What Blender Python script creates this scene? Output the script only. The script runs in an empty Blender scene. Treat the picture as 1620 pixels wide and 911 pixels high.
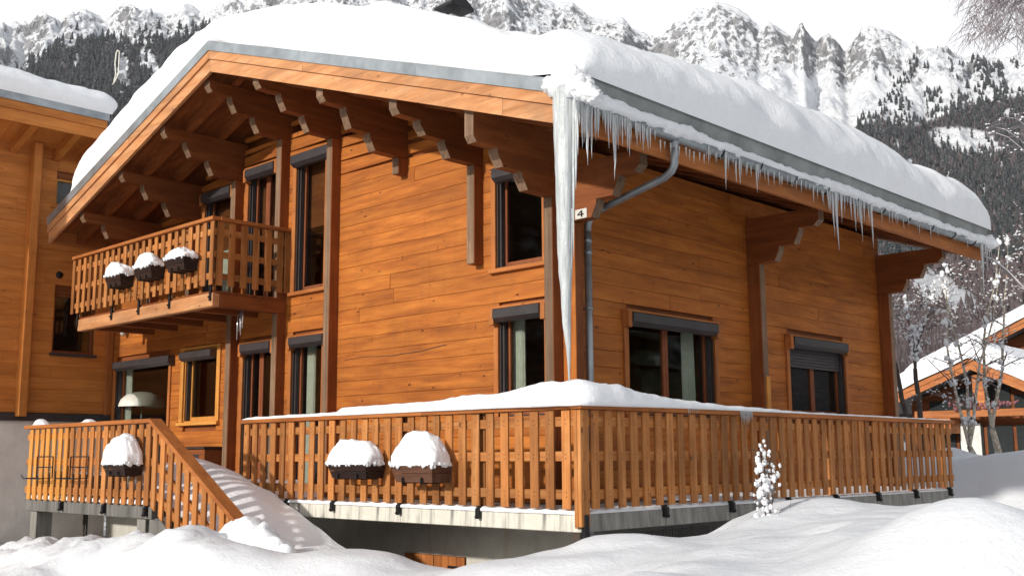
import bpy, math, random
import numpy as np
from mathutils import Matrix, Vector
random.seed(7); RNG = np.random.RandomState(11)
S = bpy.context.scene; COL = S.collection
# ------------------------------------------------------------------ camera
M = np.array([[0.7201555589507901, 0.6937855208321323, -0.006133677197410833], [-0.11081979465627066, 0.10629590663759568, -0.9881397438340558], [-0.6849050620521191, 0.7122940623898099, 0.15343475701288942]])
F = 1707.317; CAM = np.array([7.96, -9.1, .53]); HAZE = 5e-5
cd = bpy.data.cameras.new('camera'); cam = bpy.data.objects.new('camera', cd); COL.objects.link(cam)
cd.sensor_width = 36; cd.lens = 36 * F / 1620; cd.clip_start = .1; cd.clip_end = 20000
cam.matrix_world = Matrix([[M[0][i], -M[1][i], -M[2][i], CAM[i]] for i in range(3)] + [[0, 0, 0, 1]])
S.camera = cam
# ------------------------------------------------------------------ sky, sun, exposure
SUN_EL, SUN_AZ = math.radians(18.3), math.radians(2.0)
world = bpy.data.worlds.new('World'); S.world = world; world.use_nodes = True
nt = world.node_tree; bg = nt.nodes['Background']
sky = nt.nodes.new('ShaderNodeTexSky'); sky.sky_type = 'NISHITA'; sky.sun_disc = False
sky.sun_elevation = SUN_EL; sky.sun_rotation = math.radians(180) + SUN_AZ; sky.dust_density = 3; sky.air_density = 1.2
mx = nt.nodes.new('ShaderNodeMix'); mx.data_type = 'RGBA'
tcw = nt.nodes.new('ShaderNodeTexCoord'); spw = nt.nodes.new('ShaderNodeSeparateXYZ'); nt.links.new(tcw.outputs['Generated'], spw.inputs[0])
rw = nt.nodes.new('ShaderNodeValToRGB'); nt.links.new(spw.outputs[2], rw.inputs[0]); ew_ = rw.color_ramp.elements   # white winter haze thinning towards the zenith
ew_[0].position = .0; ew_[0].color = (.9, .9, .9, 1); ew_[1].position = .98; ew_[1].color = (.05, .05, .05, 1)
e_ = ew_.new(.30); e_.color = (.87, .87, .87, 1); e_ = ew_.new(.50); e_.color = (.50, .50, .50, 1); e_ = ew_.new(.75); e_.color = (.12, .12, .12, 1)
nt.links.new(rw.outputs[0], mx.inputs[0])
nt.links.new(sky.outputs[0], mx.inputs[6]); mx.inputs[7].default_value = (15.6, 15.6, 15.7, 1)
nt.links.new(mx.outputs[2], bg.inputs[0]); bg.inputs[1].default_value = .10
sl = bpy.data.lights.new('sun', 'SUN'); sl.energy = 4.2; sl.angle = math.radians(1.5); sl.color = (1, .955, .88)
so = bpy.data.objects.new('sun', sl); COL.objects.link(so)
sdir = Vector((-math.sin(SUN_AZ) * math.cos(SUN_EL), -math.cos(SUN_AZ) * math.cos(SUN_EL), math.sin(SUN_EL)))
so.rotation_euler = sdir.to_track_quat('Z', 'Y').to_euler(); so.location = (0, -40, 30)
S.view_settings.view_transform = 'Standard'; S.view_settings.look = 'None'; S.view_settings.exposure = 0; S.view_settings.gamma = 1
S.render.engine = 'CYCLES'
S.cycles.max_bounces = 8; S.cycles.diffuse_bounces = 4; S.cycles.glossy_bounces = 3; S.cycles.transmission_bounces = 5; S.cycles.transparent_max_bounces = 8
S.cycles.caustics_reflective = False; S.cycles.caustics_refractive = False; S.cycles.sample_clamp_indirect = 6
S.cycles.use_denoising = True

# ------------------------------------------------------------------ helpers
def ray(x, y):
    return M.T @ np.array([(x - 810) / F, (y - 455.5) / F, 1.])
def P(x, y, ax, v):
    d = ray(x, y); k = 'XYZ'.index(ax); t = (v - CAM[k]) / d[k]; return CAM + t * d
def PD(x, y, dist):
    d = ray(x, y); d = d / math.hypot(d[0], d[1]); return CAM + d * dist
def _h(ix, iy, iz):
    n = (ix * 374761393 + iy * 668265263 + iz * 2147483647 + 1274126177) & 0x7fffffff
    n = ((n ^ (n >> 13)) * 1274126177) & 0x7fffffff
    return ((n ^ (n >> 16)) & 0xffff) / 65535.0
def vnoise(x, y, z):
    x, y, z = np.broadcast_arrays(np.asarray(x, float), np.asarray(y, float), np.asarray(z, float))
    ix, iy, iz = np.floor(x).astype(np.int64), np.floor(y).astype(np.int64), np.floor(z).astype(np.int64)
    fx, fy, fz = x - ix, y - iy, z - iz
    fx, fy, fz = [t * t * (3 - 2 * t) for t in (fx, fy, fz)]
    r = 0
    for a in (0, 1):
        for b in (0, 1):
            for c in (0, 1):
                r = r + _h(ix + a, iy + b, iz + c) * (fx if a else 1 - fx) * (fy if b else 1 - fy) * (fz if c else 1 - fz)
    return r * 2 - 1
def fbm(x, y, z, o=4, ridge=False):
    s = 0; a = 1.; t = 0
    for i in range(o):
        n = vnoise(x + i * 17.3, y - i * 9.1, z + i * 5.7)
        if ridge: n = 1 - 2 * np.abs(n)
        s = s + a * n; t += a; a *= .5; x = x * 2.03; y = y * 2.03; z = z * 2.03
    return s / t

class MB:
    def __init__(s): s.v = []; s.f = []; s.m = []; s.sm = []
    def add(s, vs, fs, mi=0, smooth=False):
        o = len(s.v); s.v += [tuple(map(float, v)) for v in vs]
        s.f += [tuple(i + o for i in f) for f in fs]; s.m += [mi] * len(fs); s.sm += [smooth] * len(fs); return s
    def box(s, x0, x1, y0, y1, z0, z1, mi=0, c=0.):
        x0, x1 = min(x0, x1), max(x0, x1); y0, y1 = min(y0, y1), max(y0, y1); z0, z1 = min(z0, z1), max(z0, z1)
        if c <= 0:
            v = [(x, y, z) for x in (x0, x1) for y in (y0, y1) for z in (z0, z1)]
            f = [(0, 1, 3, 2), (4, 6, 7, 5), (0, 4, 5, 1), (2, 3, 7, 6), (0, 2, 6, 4), (1, 5, 7, 3)]
            return s.add(v, f, mi)
        c = min(c, (x1 - x0) * .4, (y1 - y0) * .4, (z1 - z0) * .4)
        v = []; idx = {}
        for sx in (0, 1):
            for sy in (0, 1):
                for sz in (0, 1):
                    p = ((x0, x1)[sx], (y0, y1)[sy], (z0, z1)[sz]); d = (c if not sx else -c, c if not sy else -c, c if not sz else -c)
                    for a in range(3):
                        q = [p[i] + (d[i] if i != a else 0) for i in range(3)]
                        idx[(sx, sy, sz, a)] = len(v); v.append(q)
        f = []
        for a in range(3):
            for sgn in (0, 1):
                b, cc = [i for i in range(3) if i != a]; quad = []
                for (p, q) in ((0, 0), (1, 0), (1, 1), (0, 1)):
                    k = [0, 0, 0]; k[a] = sgn; k[b] = p; k[cc] = q; quad.append(idx[(k[0], k[1], k[2], a)])
                if (sgn == 0) ^ (a == 1): quad = quad[::-1]
                f.append(tuple(quad))
        for a in range(3):
            b, cc = [i for i in range(3) if i != a]
            for p in (0, 1):
                for q in (0, 1):
                    k0 = [0, 0, 0]; k0[b] = p; k0[cc] = q; k1 = list(k0); k1[a] = 1
                    f.append((idx[(*k0, b)], idx[(*k0, cc)], idx[(*k1, cc)], idx[(*k1, b)]))
        for sx in (0, 1):
            for sy in (0, 1):
                for sz in (0, 1): f.append(tuple(idx[(sx, sy, sz, a)] for a in range(3)))
        return s.add(v, f, mi)
    def prism(s, pts, axis, a, b, mi=0, mif=None):
        """polygon pts (2D in the other two axes, in x,y,z order) extruded along axis a..b; mif(i) gives the slot of side i"""
        k = 'XYZ'.index(axis); n = len(pts); v = []
        for t in (a, b):
            for p in pts:
                q = list(p); q.insert(k, t); v.append(q)
        o = len(s.v); s.add(v, [tuple(range(n))[::-1], tuple(range(n, 2 * n))], mi)
        for i in range(n):
            j = (i + 1) % n; s.f.append((o + i, o + j, o + n + j, o + n + i)); s.m.append(mif(i) if mif else mi); s.sm.append(False)
        return s
    def beam(s, p, q, w, h, mi=0, up=(0, 0, 1)):
        p, q = Vector(p), Vector(q); d = (q - p).normalized(); u = Vector(up)
        r = d.cross(u).normalized(); u = r.cross(d).normalized()
        v = []
        for t in (p, q):
            for a, b in ((-1, -1), (1, -1), (1, 1), (-1, 1)): v.append(t + r * (a * w / 2) + u * (b * h / 2))
        return s.add(v, [(3, 2, 1, 0), (4, 5, 6, 7), (0, 1, 5, 4), (1, 2, 6, 5), (2, 3, 7, 6), (3, 0, 4, 7)], mi)
    def tube(s, path, rad, n=8, mi=0, cap=True, smooth=True, flat=1.):
        path = [Vector(p) for p in path]
        if not hasattr(rad, '__len__'): rad = [rad] * len(path)
        o = len(s.v); vs = []; ref = None
        for i, p in enumerate(path):
            d = (path[min(i + 1, len(path) - 1)] - path[max(i - 1, 0)]).normalized()
            if ref is None: ref = d.orthogonal().normalized()
            r = (ref - d * ref.dot(d)); r = r.normalized() if r.length > 1e-6 else d.orthogonal().normalized(); ref = r; b = d.cross(r)
            for k in range(n):
                a = 2 * math.pi * k / n; vs.append(p + (r * math.cos(a) + b * math.sin(a) * flat) * rad[i])
        fs = []
        for i in range(len(path) - 1):
            for k in range(n): k2 = (k + 1) % n; fs.append((i * n + k, i * n + k2, (i + 1) * n + k2, (i + 1) * n + k))
        if cap: fs.append(tuple(range(n))[::-1]); fs.append(tuple(range((len(path) - 1) * n, len(path) * n)))
        return s.add(vs, fs, mi, smooth)
    def blob(s, c, r, n=8, m=5, mi=0, amp=.15, fr=3., seed=0., zmin=None):
        c = np.array(c, float); r = np.array(r if hasattr(r, '__len__') else (r, r, r), float); vs = []
        for i in range(m + 1):
            th = math.pi * i / m
            for k in range(n):
                a = 2 * math.pi * k / n; vs.append((math.sin(th) * math.cos(a), math.sin(th) * math.sin(a), math.cos(th)))
        vs = np.array(vs); nz = vnoise(vs[:, 0] * fr + seed, vs[:, 1] * fr + c[0] * 3, vs[:, 2] * fr + c[1] * 3)
        vs = c + vs * r * (1 + amp * nz)[:, None]
        if zmin is not None: vs[:, 2] = np.maximum(vs[:, 2], zmin)
        fs = [(i * n + k, (i + 1) * n + k, (i + 1) * n + (k + 1) % n, i * n + (k + 1) % n) for i in range(m) for k in range(n)]
        return s.add(vs, fs, mi, True)
    def arr(s, V, Fq, smooth=True, mi=0):
        return s.add(V, Fq, mi, smooth)

def wloc(o):
    v = Vector((0, 0, 0))
    while o: v += o.location; o = o.parent
    return v
def link(name, me, parent=None, loc=None):
    o = bpy.data.objects.new(name, me); COL.objects.link(o)
    if loc is not None: o.location = Vector(loc) - (wloc(parent) if parent else Vector((0, 0, 0)))
    if parent: o.parent = parent
    return o
def obj(name, mb, mats, parent=None, org=None):
    """mesh given in world coordinates; org = world position of its origin"""
    if not isinstance(mats, (list, tuple)): mats = [mats]
    org = Vector(org) if org is not None else (wloc(parent) if parent else Vector((0, 0, 0)))
    me = bpy.data.meshes.new(name)
    me.from_pydata([(a - org.x, b - org.y, c - org.z) for a, b, c in mb.v], [], mb.f)
    me.polygons.foreach_set('material_index', mb.m); me.polygons.foreach_set('use_smooth', mb.sm)
    for m_ in mats: me.materials.append(m_)
    me.update()
    return link(name, me, parent, org)
def obj_np(name, V, Q, mat, parent=None, smooth=True):
    me = bpy.data.meshes.new(name); V = np.asarray(V, np.float32); Q = np.asarray(Q, np.int32)
    k = Q.shape[1]
    me.vertices.add(len(V)); me.vertices.foreach_set('co', V.ravel())
    me.loops.add(Q.size); me.loops.foreach_set('vertex_index', Q.ravel())
    me.polygons.add(len(Q)); me.polygons.foreach_set('loop_start', np.arange(len(Q), dtype=np.int32) * k)
    me.polygons.foreach_set('loop_total', np.full(len(Q), k, np.int32))
    me.polygons.foreach_set('use_smooth', np.full(len(Q), smooth, bool)); me.update(calc_edges=True); me.validate()
    me.materials.append(mat); return link(name, me, parent)
def tag(o, label=None, cat=None, group=None, kind=None):
    if label: o['label'] = label
    if cat: o['category'] = cat
    if group: o['group'] = group
    if kind: o['kind'] = kind
    return o
def empty(name, loc, label, cat, group=None):
    o = bpy.data.objects.new(name, None); COL.objects.link(o); o.location = loc; return tag(o, label, cat, group)
def part(name, loc, parent):
    o = bpy.data.objects.new(name, None); COL.objects.link(o); o.location = Vector(loc) - wloc(parent); o.parent = parent; return o
def copy_part(src, parent, loc):
    o = src.copy(); COL.objects.link(o); o.parent = parent; o.location = Vector(loc) - wloc(parent); return o

# ------------------------------------------------------------------ materials
def new_mat(name):
    m = bpy.data.materials.new(name); m.use_nodes = True; n = m.node_tree; b = n.nodes['Principled BSDF']; return m, n, b
def N(n, t, **k):
    x = n.nodes.new(t)
    for a, v in k.items(): setattr(x, a, v)
    return x
def math_(n, op, a, b=None, c=None):
    x = N(n, 'ShaderNodeMath', operation=op)
    for i, v in enumerate((a, b, c)):
        if v is None: continue
        if hasattr(v, 'is_linked') or hasattr(v, 'node'): n.links.new(v, x.inputs[i])
        else: x.inputs[i].default_value = v
    return x.outputs[0]
def mixc(n, f, a, b, mode='MIX'):
    x = N(n, 'ShaderNodeMix', data_type='RGBA', blend_type=mode)
    for i, v in ((0, f), (6, a), (7, b)):
        if hasattr(v, 'node'): n.links.new(v, x.inputs[i])
        else: x.inputs[i].default_value = (*v, 1) if isinstance(v, tuple) else v
    return x.outputs[2]
def ramp(n, f, stops):
    r = N(n, 'ShaderNodeValToRGB'); n.links.new(f, r.inputs[0]); e = r.color_ramp.elements
    while len(e) < len(stops): e.new(.5)
    for i, (p, c) in enumerate(stops): e[i].position = p; e[i].color = (*c, 1) if isinstance(c, tuple) else (c, c, c, 1)
    return r.outputs[0]
def noise(n, vec, sc, det=3, rough=.55, dist=0.):
    x = N(n, 'ShaderNodeTexNoise'); x.inputs['Scale'].default_value = sc; x.inputs['Detail'].default_value = det
    x.inputs['Roughness'].default_value = rough; x.inputs['Distortion'].default_value = dist
    n.links.new(vec, x.inputs['Vector']); return x.outputs['Fac']
def mapped(n, src, scale):
    x = N(n, 'ShaderNodeMapping'); n.links.new(src, x.inputs[0]); x.inputs['Scale'].default_value = scale; return x.outputs[0]
def bump(n, b, h, strength=.3, dist=.01):
    x = N(n, 'ShaderNodeBump'); x.inputs['Strength'].default_value = strength; x.inputs['Distance'].default_value = dist
    n.links.new(h, x.inputs['Height']); n.links.new(x.outputs[0], b.inputs['Normal'])
def coords(n, rnd=37.):
    tc = N(n, 'ShaderNodeTexCoord'); oi = N(n, 'ShaderNodeObjectInfo')
    sc = math_(n, 'MULTIPLY', oi.outputs['Random'], rnd); cx = N(n, 'ShaderNodeCombineXYZ')
    n.links.new(sc, cx.inputs[0]); n.links.new(sc, cx.inputs[1]); n.links.new(math_(n, 'MULTIPLY', sc, 1.7), cx.inputs[2])
    va = N(n, 'ShaderNodeVectorMath', operation='ADD'); n.links.new(tc.outputs['Object'], va.inputs[0]); n.links.new(cx.outputs[0], va.inputs[1])
    return va.outputs[0], oi.outputs['Random']
def wood(name, ax, dark, mid, light, var=.30, grey=0., knots=1., band=1.):
    m, n, b = new_mat(name); v, rnd = coords(n)
    k = 'xyz'.index(ax); s1 = [7.5 * band] * 3; s1[k] = .75; s2 = [75.] * 3; s2[k] = 1.6; s3 = [7.] * 3; s3[k] = 3.0
    n1 = noise(n, mapped(n, v, s1), 1.3, 4, .6, .6); n2 = noise(n, mapped(n, v, s2), 1., 3, .6)
    col = ramp(n, n1, [(.18, dark), (.5, mid), (.84, light)])
    fib = math_(n, 'MULTIPLY_ADD', n2, .55, .72); c2 = N(n, 'ShaderNodeCombineXYZ')
    rv = math_(n, 'MULTIPLY_ADD', rnd, var, 1 - var / 2); fv = math_(n, 'MULTIPLY', fib, rv)
    for i in range(3): n.links.new(fv, c2.inputs[i])
    col = mixc(n, 1., col, c2.outputs[0], 'MULTIPLY')
    if knots:
        vo = N(n, 'ShaderNodeTexVoronoi'); vo.inputs['Scale'].default_value = 1.; n.links.new(mapped(n, v, s3), vo.inputs['Vector'])
        kf = ramp(n, vo.outputs['Distance'], [(.05, 1.), (.12, 0.)])
        gate = ramp(n, noise(n, v, 3.1, 1), [(.44, 0.), (.52, 1.)])
        kf = math_(n, 'MULTIPLY', kf, math_(n, 'MULTIPLY', gate, .75 * knots)); col = mixc(n, kf, col, tuple(c * .28 for c in dark))
    w = [2.2] * 3; w[k] = 1.0
    wf = ramp(n, noise(n, mapped(n, v, w), 1.7, 5, .65), [(.52 - .25 * grey, 0.), (.75, 1.)])
    ge_ = N(n, 'ShaderNodeNewGeometry'); mt = ramp(n, noise(n, mapped(n, ge_.outputs['Position'], (.8, .8, 2.4)), 1.1, 5, .65, .4), [(.36, .86), (.62, 1.06)])
    cm = N(n, 'ShaderNodeCombineXYZ'); [n.links.new(mt, cm.inputs[i]) for i in range(3)]; col = mixc(n, 1., col, cm.outputs[0], 'MULTIPLY')
    if name.startswith('larch_wall'):
        sk = ramp(n, noise(n, mapped(n, ge_.outputs['Position'], (7., 7., .55)), 1.0, 4, .6), [(.56, 0.), (.72, 1.)]); col = mixc(n, math_(n, 'MULTIPLY', sk, .16), col, (.12, .055, .028))
        tk = ramp(n, noise(n, mapped(n, ge_.outputs['Position'], (26., 26., 5.)), 1.0, 2, .5), [(.70, 0.), (.74, 1.)]); col = mixc(n, math_(n, 'MULTIPLY', tk, .6), col, (.06, .02, .008))
    col = mixc(n, math_(n, 'MULTIPLY', wf, .15 + .75 * grey), col, (.165, .105, .065) if grey > .3 else tuple(c * .55 for c in dark))
    n.links.new(col, b.inputs['Base Color']); b.inputs['Roughness'].default_value = .62; b.inputs['Specular IOR Level'].default_value = .25
    bump(n, b, math_(n, 'ADD', n2, math_(n, 'MULTIPLY', n1, .5)), .35, .004)
    return m
def plain(name, c, r=.6, metal=0., var=.15, sc=6., bmp=.1):
    m, n, b = new_mat(name); v, rnd = coords(n); f = noise(n, v, sc, 4, .6)
    col = ramp(n, f, [(.3, tuple(x * (1 - var) for x in c)), (.7, tuple(min(1, x * (1 + var)) for x in c))])
    n.links.new(col, b.inputs['Base Color']); b.inputs['Roughness'].default_value = r; b.inputs['Metallic'].default_value = metal
    bump(n, b, noise(n, v, sc * 6, 2), bmp, .003); return m
W_ = {}
for ax in 'xyz':
    W_['wall' + ax] = wood('larch_wall_' + ax, ax, (.20, .052, .010), (.40, .122, .020), (.56, .202, .036), .17, 0, 1.3)
    W_['trim' + ax] = wood('trim_wood_' + ax, ax, (.24, .072, .019), (.39, .13, .033), (.50, .195, .055), .2, 0, .6)
    W_['rail' + ax] = wood('railing_wood_' + ax, ax, (.21, .075, .022), (.41, .158, .043), (.54, .26, .095), .6, .2, 1.2, 1.4)
    W_['fascia' + ax] = wood('weathered_fascia_' + ax, ax, (.36, .145, .055), (.56, .255, .105), (.68, .40, .21), .2, .42, 1.)
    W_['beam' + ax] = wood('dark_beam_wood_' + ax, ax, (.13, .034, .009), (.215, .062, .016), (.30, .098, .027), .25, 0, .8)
    W_['new' + ax] = wood('fresh_larch_' + ax, ax, (.46, .175, .034), (.58, .25, .052), (.66, .33, .08), .15, 0, .7)
    W_['neigh' + ax] = wood('neighbour_spruce_' + ax, ax, (.40, .125, .024), (.53, .185, .038), (.62, .255, .065), .12, 0, .9)
GREY = wood('grey_end_grain', 'z', (.09, .05, .03), (.19, .115, .07), (.34, .22, .13), .4, .45, .6, 2.6)
def snow_mat(name, base=(.90, .915, .94), b1=.5, s1=5., far=False):
    m, n, b = new_mat(name); tc = N(n, 'ShaderNodeTexCoord'); v = tc.outputs['Object']
    n.links.new(ramp(n, noise(n, v, 1.2, 5, .6), [(.3, tuple(c * .965 for c in base)), (.7, base)]), b.inputs['Base Color'])
    b.inputs['Roughness'].default_value = .65; b.inputs['Specular IOR Level'].default_value = .2
    bump(n, b, math_(n, 'ADD', noise(n, v, s1, 5, .6), math_(n, 'ADD', math_(n, 'MULTIPLY', noise(n, v, s1 * 14, 2), .14), math_(n, 'MULTIPLY', noise(n, v, s1 * 4.5, 4, .7), .28))), b1, .05)
    return m
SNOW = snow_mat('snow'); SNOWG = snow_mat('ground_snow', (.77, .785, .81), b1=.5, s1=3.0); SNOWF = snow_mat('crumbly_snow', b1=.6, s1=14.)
def ice_mat(nm='ice', c0=(.42, .46, .47), c1=(.68, .71, .72)):
    m, n, b = new_mat(nm); v, r = coords(n); f = noise(n, mapped(n, v, (9, 9, .9)), 2.6, 4, .6)
    n.links.new(ramp(n, f, [(.35, c0), (.65, c1)]), b.inputs['Base Color'])
    b.inputs['Roughness'].default_value = .22; b.inputs['IOR'].default_value = 1.31; b.inputs['Transmission Weight'].default_value = .38 if nm == 'ice' else .14
    bump(n, b, math_(n, 'ADD', noise(n, mapped(n, v, (14, 14, 1.5)), 3, 4), math_(n, 'MULTIPLY', noise(n, v, 30, 2), .4)), .6, .02); return m
ICE = ice_mat('ice', (.66, .69, .70), (.88, .90, .91)); ICEG = ice_mat('giant_ice', (.42, .45, .455), (.62, .65, .655))
ZINC = plain('zinc', (.30, .33, .35), .42, .55, .25, 3.); ZINCD = plain('dull_roof_metal', (.27, .285, .28), .6, .25, .3, 2.)
DARK = plain('dark_shutter_aluminium', (.045, .04, .042), .42, .1, .2); BLACK = plain('black_steel', (.018, .017, .018), .45, .5)
FRAME = wood('window_frame_stain', 'z', (.16, .045, .018), (.24, .07, .025), (.30, .10, .035), .2, 0, 0)
FRAMED = plain('dark_reveal', (.035, .022, .018), .5)
INT = plain('interior_plaster', (.14, .11, .09), .9); CLOTH = plain('curtain_cloth', (.78, .80, .70), .9, 0, .1, 12.)
WHITE = plain('white_lampshade', (.72, .70, .62), .5); BOXW = wood('planter_wood', 'x', (.012, .007, .006), (.026, .013, .010), (.06, .028, .018), .3, 0, .6)
def glass_mat():
    m, n, b = new_mat('window_glass'); n.nodes.remove(b); out = n.nodes['Material Output']
    t = N(n, 'ShaderNodeBsdfTransparent'); t.inputs[0].default_value = (.80, .82, .80, 1); g = N(n, 'ShaderNodeBsdfGlossy'); g.inputs['Roughness'].default_value = .02
    g.inputs[0].default_value = (.75, .8, .82, 1); fr = N(n, 'ShaderNodeLayerWeight'); fr.inputs[0].default_value = .5; ms = N(n, 'ShaderNodeMixShader')
    tc = N(n, 'ShaderNodeTexCoord'); bp = N(n, 'ShaderNodeBump'); bp.inputs['Strength'].default_value = .05; bp.inputs['Distance'].default_value = .02
    n.links.new(noise(n, tc.outputs['Object'], 1.4, 1), bp.inputs['Height']); n.links.new(bp.outputs[0], g.inputs['Normal'])
    n.links.new(math_(n, 'MULTIPLY_ADD', math_(n, 'POWER', fr.outputs['Facing'], 4.), .9, .05), ms.inputs[0]); n.links.new(t.outputs[0], ms.inputs[1]); n.links.new(g.outputs[0], ms.inputs[2]); n.links.new(ms.outputs[0], out.inputs[0]); return m
GLASS = glass_mat()
def concrete(name, base, stain, amt, ochre=0.):
    m, n, b = new_mat(name); tc = N(n, 'ShaderNodeTexCoord'); v = tc.outputs['Object']
    c = ramp(n, noise(n, v, 3., 6, .65), [(.3, tuple(x * .78 for x in base)), (.7, base)])
    st = ramp(n, noise(n, mapped(n, v, (5, 5, .7)), 1.6, 5, .7, .5), [(.62 - amt * .25, 0.), (.72, 1.)])
    c = mixc(n, math_(n, 'MULTIPLY', st, .85), c, stain)
    if ochre:
        oc = ramp(n, noise(n, mapped(n, v, (2.6, 2.6, .3)), 1.1, 3, .5), [(.64, 0.), (.70, 1.)]); c = mixc(n, math_(n, 'MULTIPLY', oc, ochre), c, (.55, .30, .09))
    n.links.new(c, b.inputs['Base Color']); b.inputs['Roughness'].default_value = .85; bump(n, b, noise(n, v, 25., 4), .3, .008); return m
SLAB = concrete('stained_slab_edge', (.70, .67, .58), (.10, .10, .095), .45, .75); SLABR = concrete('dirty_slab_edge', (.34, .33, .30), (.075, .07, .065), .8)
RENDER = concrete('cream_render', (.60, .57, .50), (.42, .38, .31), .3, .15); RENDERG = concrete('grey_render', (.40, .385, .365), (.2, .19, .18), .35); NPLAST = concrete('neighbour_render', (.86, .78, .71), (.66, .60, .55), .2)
SLABL = concrete('dark_landing_edge', (.20, .19, .175), (.045, .045, .04), .8)
BARK = plain('birch_bark', (.46, .41, .335), .8, 0, .75, 14., .5); BARKD = plain('dark_bark', (.07, .055, .045), .85, 0, .4, 8., .4); TWIG = plain('twigs', (.16, .10, .085), .8)

# ------------------------------------------------------------------ the land: near snow field, valley and mountains
def shepard(ctrl, X, Y, p=3.2, eps=.12):
    c = np.array(ctrl); num = 0; den = 0
    for a, b, z in c:
        w = 1 / (((X - a) ** 2 + (Y - b) ** 2) + eps ** 2) ** (p / 2); num = num + w * z; den = den + w
    return num / den
ctrl = []
def crest(pts, ax, v, dz=0.):
    for x, y in pts: q = P(x, y, ax, v); ctrl.append((q[0], q[1], q[2] + dz))
crest([(-60, 872), (0, 868), (60, 861), (100, 866), (130, 856), (165, 864), (190, 858), (215, 856), (240, 850), (270, 845), (300, 838), (340, 846), (370, 862)], 'Y', -3.55)
for x in np.arange(-11, -3, .9): ctrl.append((x, -2.6, -.86)); ctrl.append((x, -1.3, -.9)); ctrl.append((x, 0, -.9)); ctrl.append((x, -4.7, -.78)); ctrl.append((x, -6.0, -.95))
crest([(440, 868), (480, 876), (520, 871), (560, 872), (600, 880), (640, 892), (665, 900), (690, 906), (712, 900), (740, 895), (800, 888), (860, 889), (890, 897)], 'Y', -2.7)
for x in np.arange(-2.6, 2.0, .6): ctrl.append((x, -1.4, -.95)); ctrl.append((x, -.4, -.98))
for x in np.arange(-2.5, 4.0, .7): ctrl.append((x, -4.3, -.72)); ctrl.append((x, -5.8, -.92))
crest([(925, 878), (950, 864), (970, 852), (988, 847), (1008, 848), (1030, 858), (1055, 868), (1080, 871), (1105, 867)], 'X', 2.5, .03)
crest([(980, 848), (1000, 846)], 'X', 2.6, .04)
crest([(1130, 852), (1160, 837), (1190, 824), (1215, 821), (1238, 822), (1250, 808), (1265, 797), (1285, 795), (1300, 810), (1312, 833)], 'X', 2.9, .05)
crest([(1262, 795), (1275, 792), (1288, 795)], 'X', 3.0, .05)
for y in np.arange(-1.0, 9, .7): ctrl.append((1.3, y, -.62)); ctrl.append((.3, y, -.72))
crest([(1335, 828), (1380, 820), (1430, 812), (1475, 806), (1500, 805), (1515, 812)], 'X', 4.3, .07)
crest([(1360, 840), (1430, 824), (1500, 812), (1525, 825)], 'X', 4.75, .03)
crest([(1545, 850), (1562, 885), (1585, 930), (1620, 935)], 'X', 4.9)
crest([(900, 905), (1000, 893), (1100, 885), (1200, 872), (1300, 862), (1400, 850)], 'X', 4.2)
for y in np.arange(-5, 6, 1.1): ctrl.append((7.2, y, -1.0)); ctrl.append((8.5, y, -1.05))
ctrl += [(8, -9, -1.15), (5, -8, -1.1), (10, -7, -1.1), (0, -9, -1.05), (-6, -9, -1.1), (11, -10, -1.1), (6, -12, -1.2), (-10, -9, -1.1)]
# bank behind the terrace end
crest([(1512, 705), (1530, 712), (1545, 722), (1556, 738), (1575, 742), (1590, 736)], 'Y', 13.4)
crest([(1605, 720), (1620, 715), (1660, 700)], 'Y', 12.5)
crest([(1600, 880), (1560, 800), (1640, 850), (1600, 790), (1530, 765), (1680, 800)], 'X', 5.6)
ctrl += [(-2, 11, -.3), (-6, 11, -.3), (-2, 16, -.2), (-8, 18, -.1), (2, 18, .2), (5, 16, .4), (9, 12, .5), (-3, 24, .0), (6, 24, .3), (12, 4, -.6), (13, -3, -1.0)]
BUMPS = []
for x, y, ax, v, r_ in ((1278, 794, 'X', 2.95, .26), (1255, 803, 'X', 2.9, .22), (992, 846, 'X', 2.5, .30), (1012, 850, 'X', 2.55, .26), (540, 870, 'Y', -2.9, .45), (580, 875, 'Y', -2.9, .40), (1480, 804, 'X', 4.3, .55), (1430, 811, 'X', 4.2, .5), (1507, 806, 'X', 4.4, .42), (830, 887, 'Y', -2.9, .4), (300, 838, 'Y', -3.5, .26), (1230, 819, 'X', 2.8, .3)):
    q_ = P(x, y, ax, v); BUMPS.append((q_[0], q_[1], q_[2], r_, 0))
def near_h(X, Y):
    z = shepard(ctrl, X, Y, 3.4, .24)
    z = z + .05 * fbm(X * .9, Y * .9, 0 * X, 3) + .03 * fbm(X * 3.1, Y * 3.1, 0 * X + 4, 3)
    for bx_, by_, bz_, br_, ba_ in BUMPS:
        d_ = np.hypot(X - bx_, Y - by_) / br_; k_ = np.exp(-d_ ** 3.0); z = z * (1 - k_) + np.maximum(z, bz_) * k_
    lump = np.clip(vnoise(X * 4.5, Y * 4.5, 0 * X + 9), 0, 1) ** 2
    clod = np.clip(fbm(X * 5.5, Y * 5.5, 0 * X + 2, 3, True) - .15, 0, 1)
    wl = 1 / (1 + np.exp((X + 1.6) / .6)); return z + (.08 * lump + .07 * clod) * np.exp(-((Y + 3.6) / .6) ** 2) * wl + .05 * clod * wl + .04 * wl * fbm(X * 1.9, Y * 2.6, 0 * X + 11, 3)
def grid_faces(nu, nv):
    a = np.arange(nu - 1)[:, None] * nv + np.arange(nv - 1)[None, :]; a = a.ravel()
    return np.stack([a, a + nv, a + nv + 1, a + 1], 1)
X0, X1, Y0, Y1 = -14., 16., -13., 27.
def axis(a, b, mid0, mid1, f, c):
    return np.concatenate([np.arange(a, mid0, c), np.arange(mid0, mid1, f), np.arange(mid1, b + c, c)])
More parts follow.
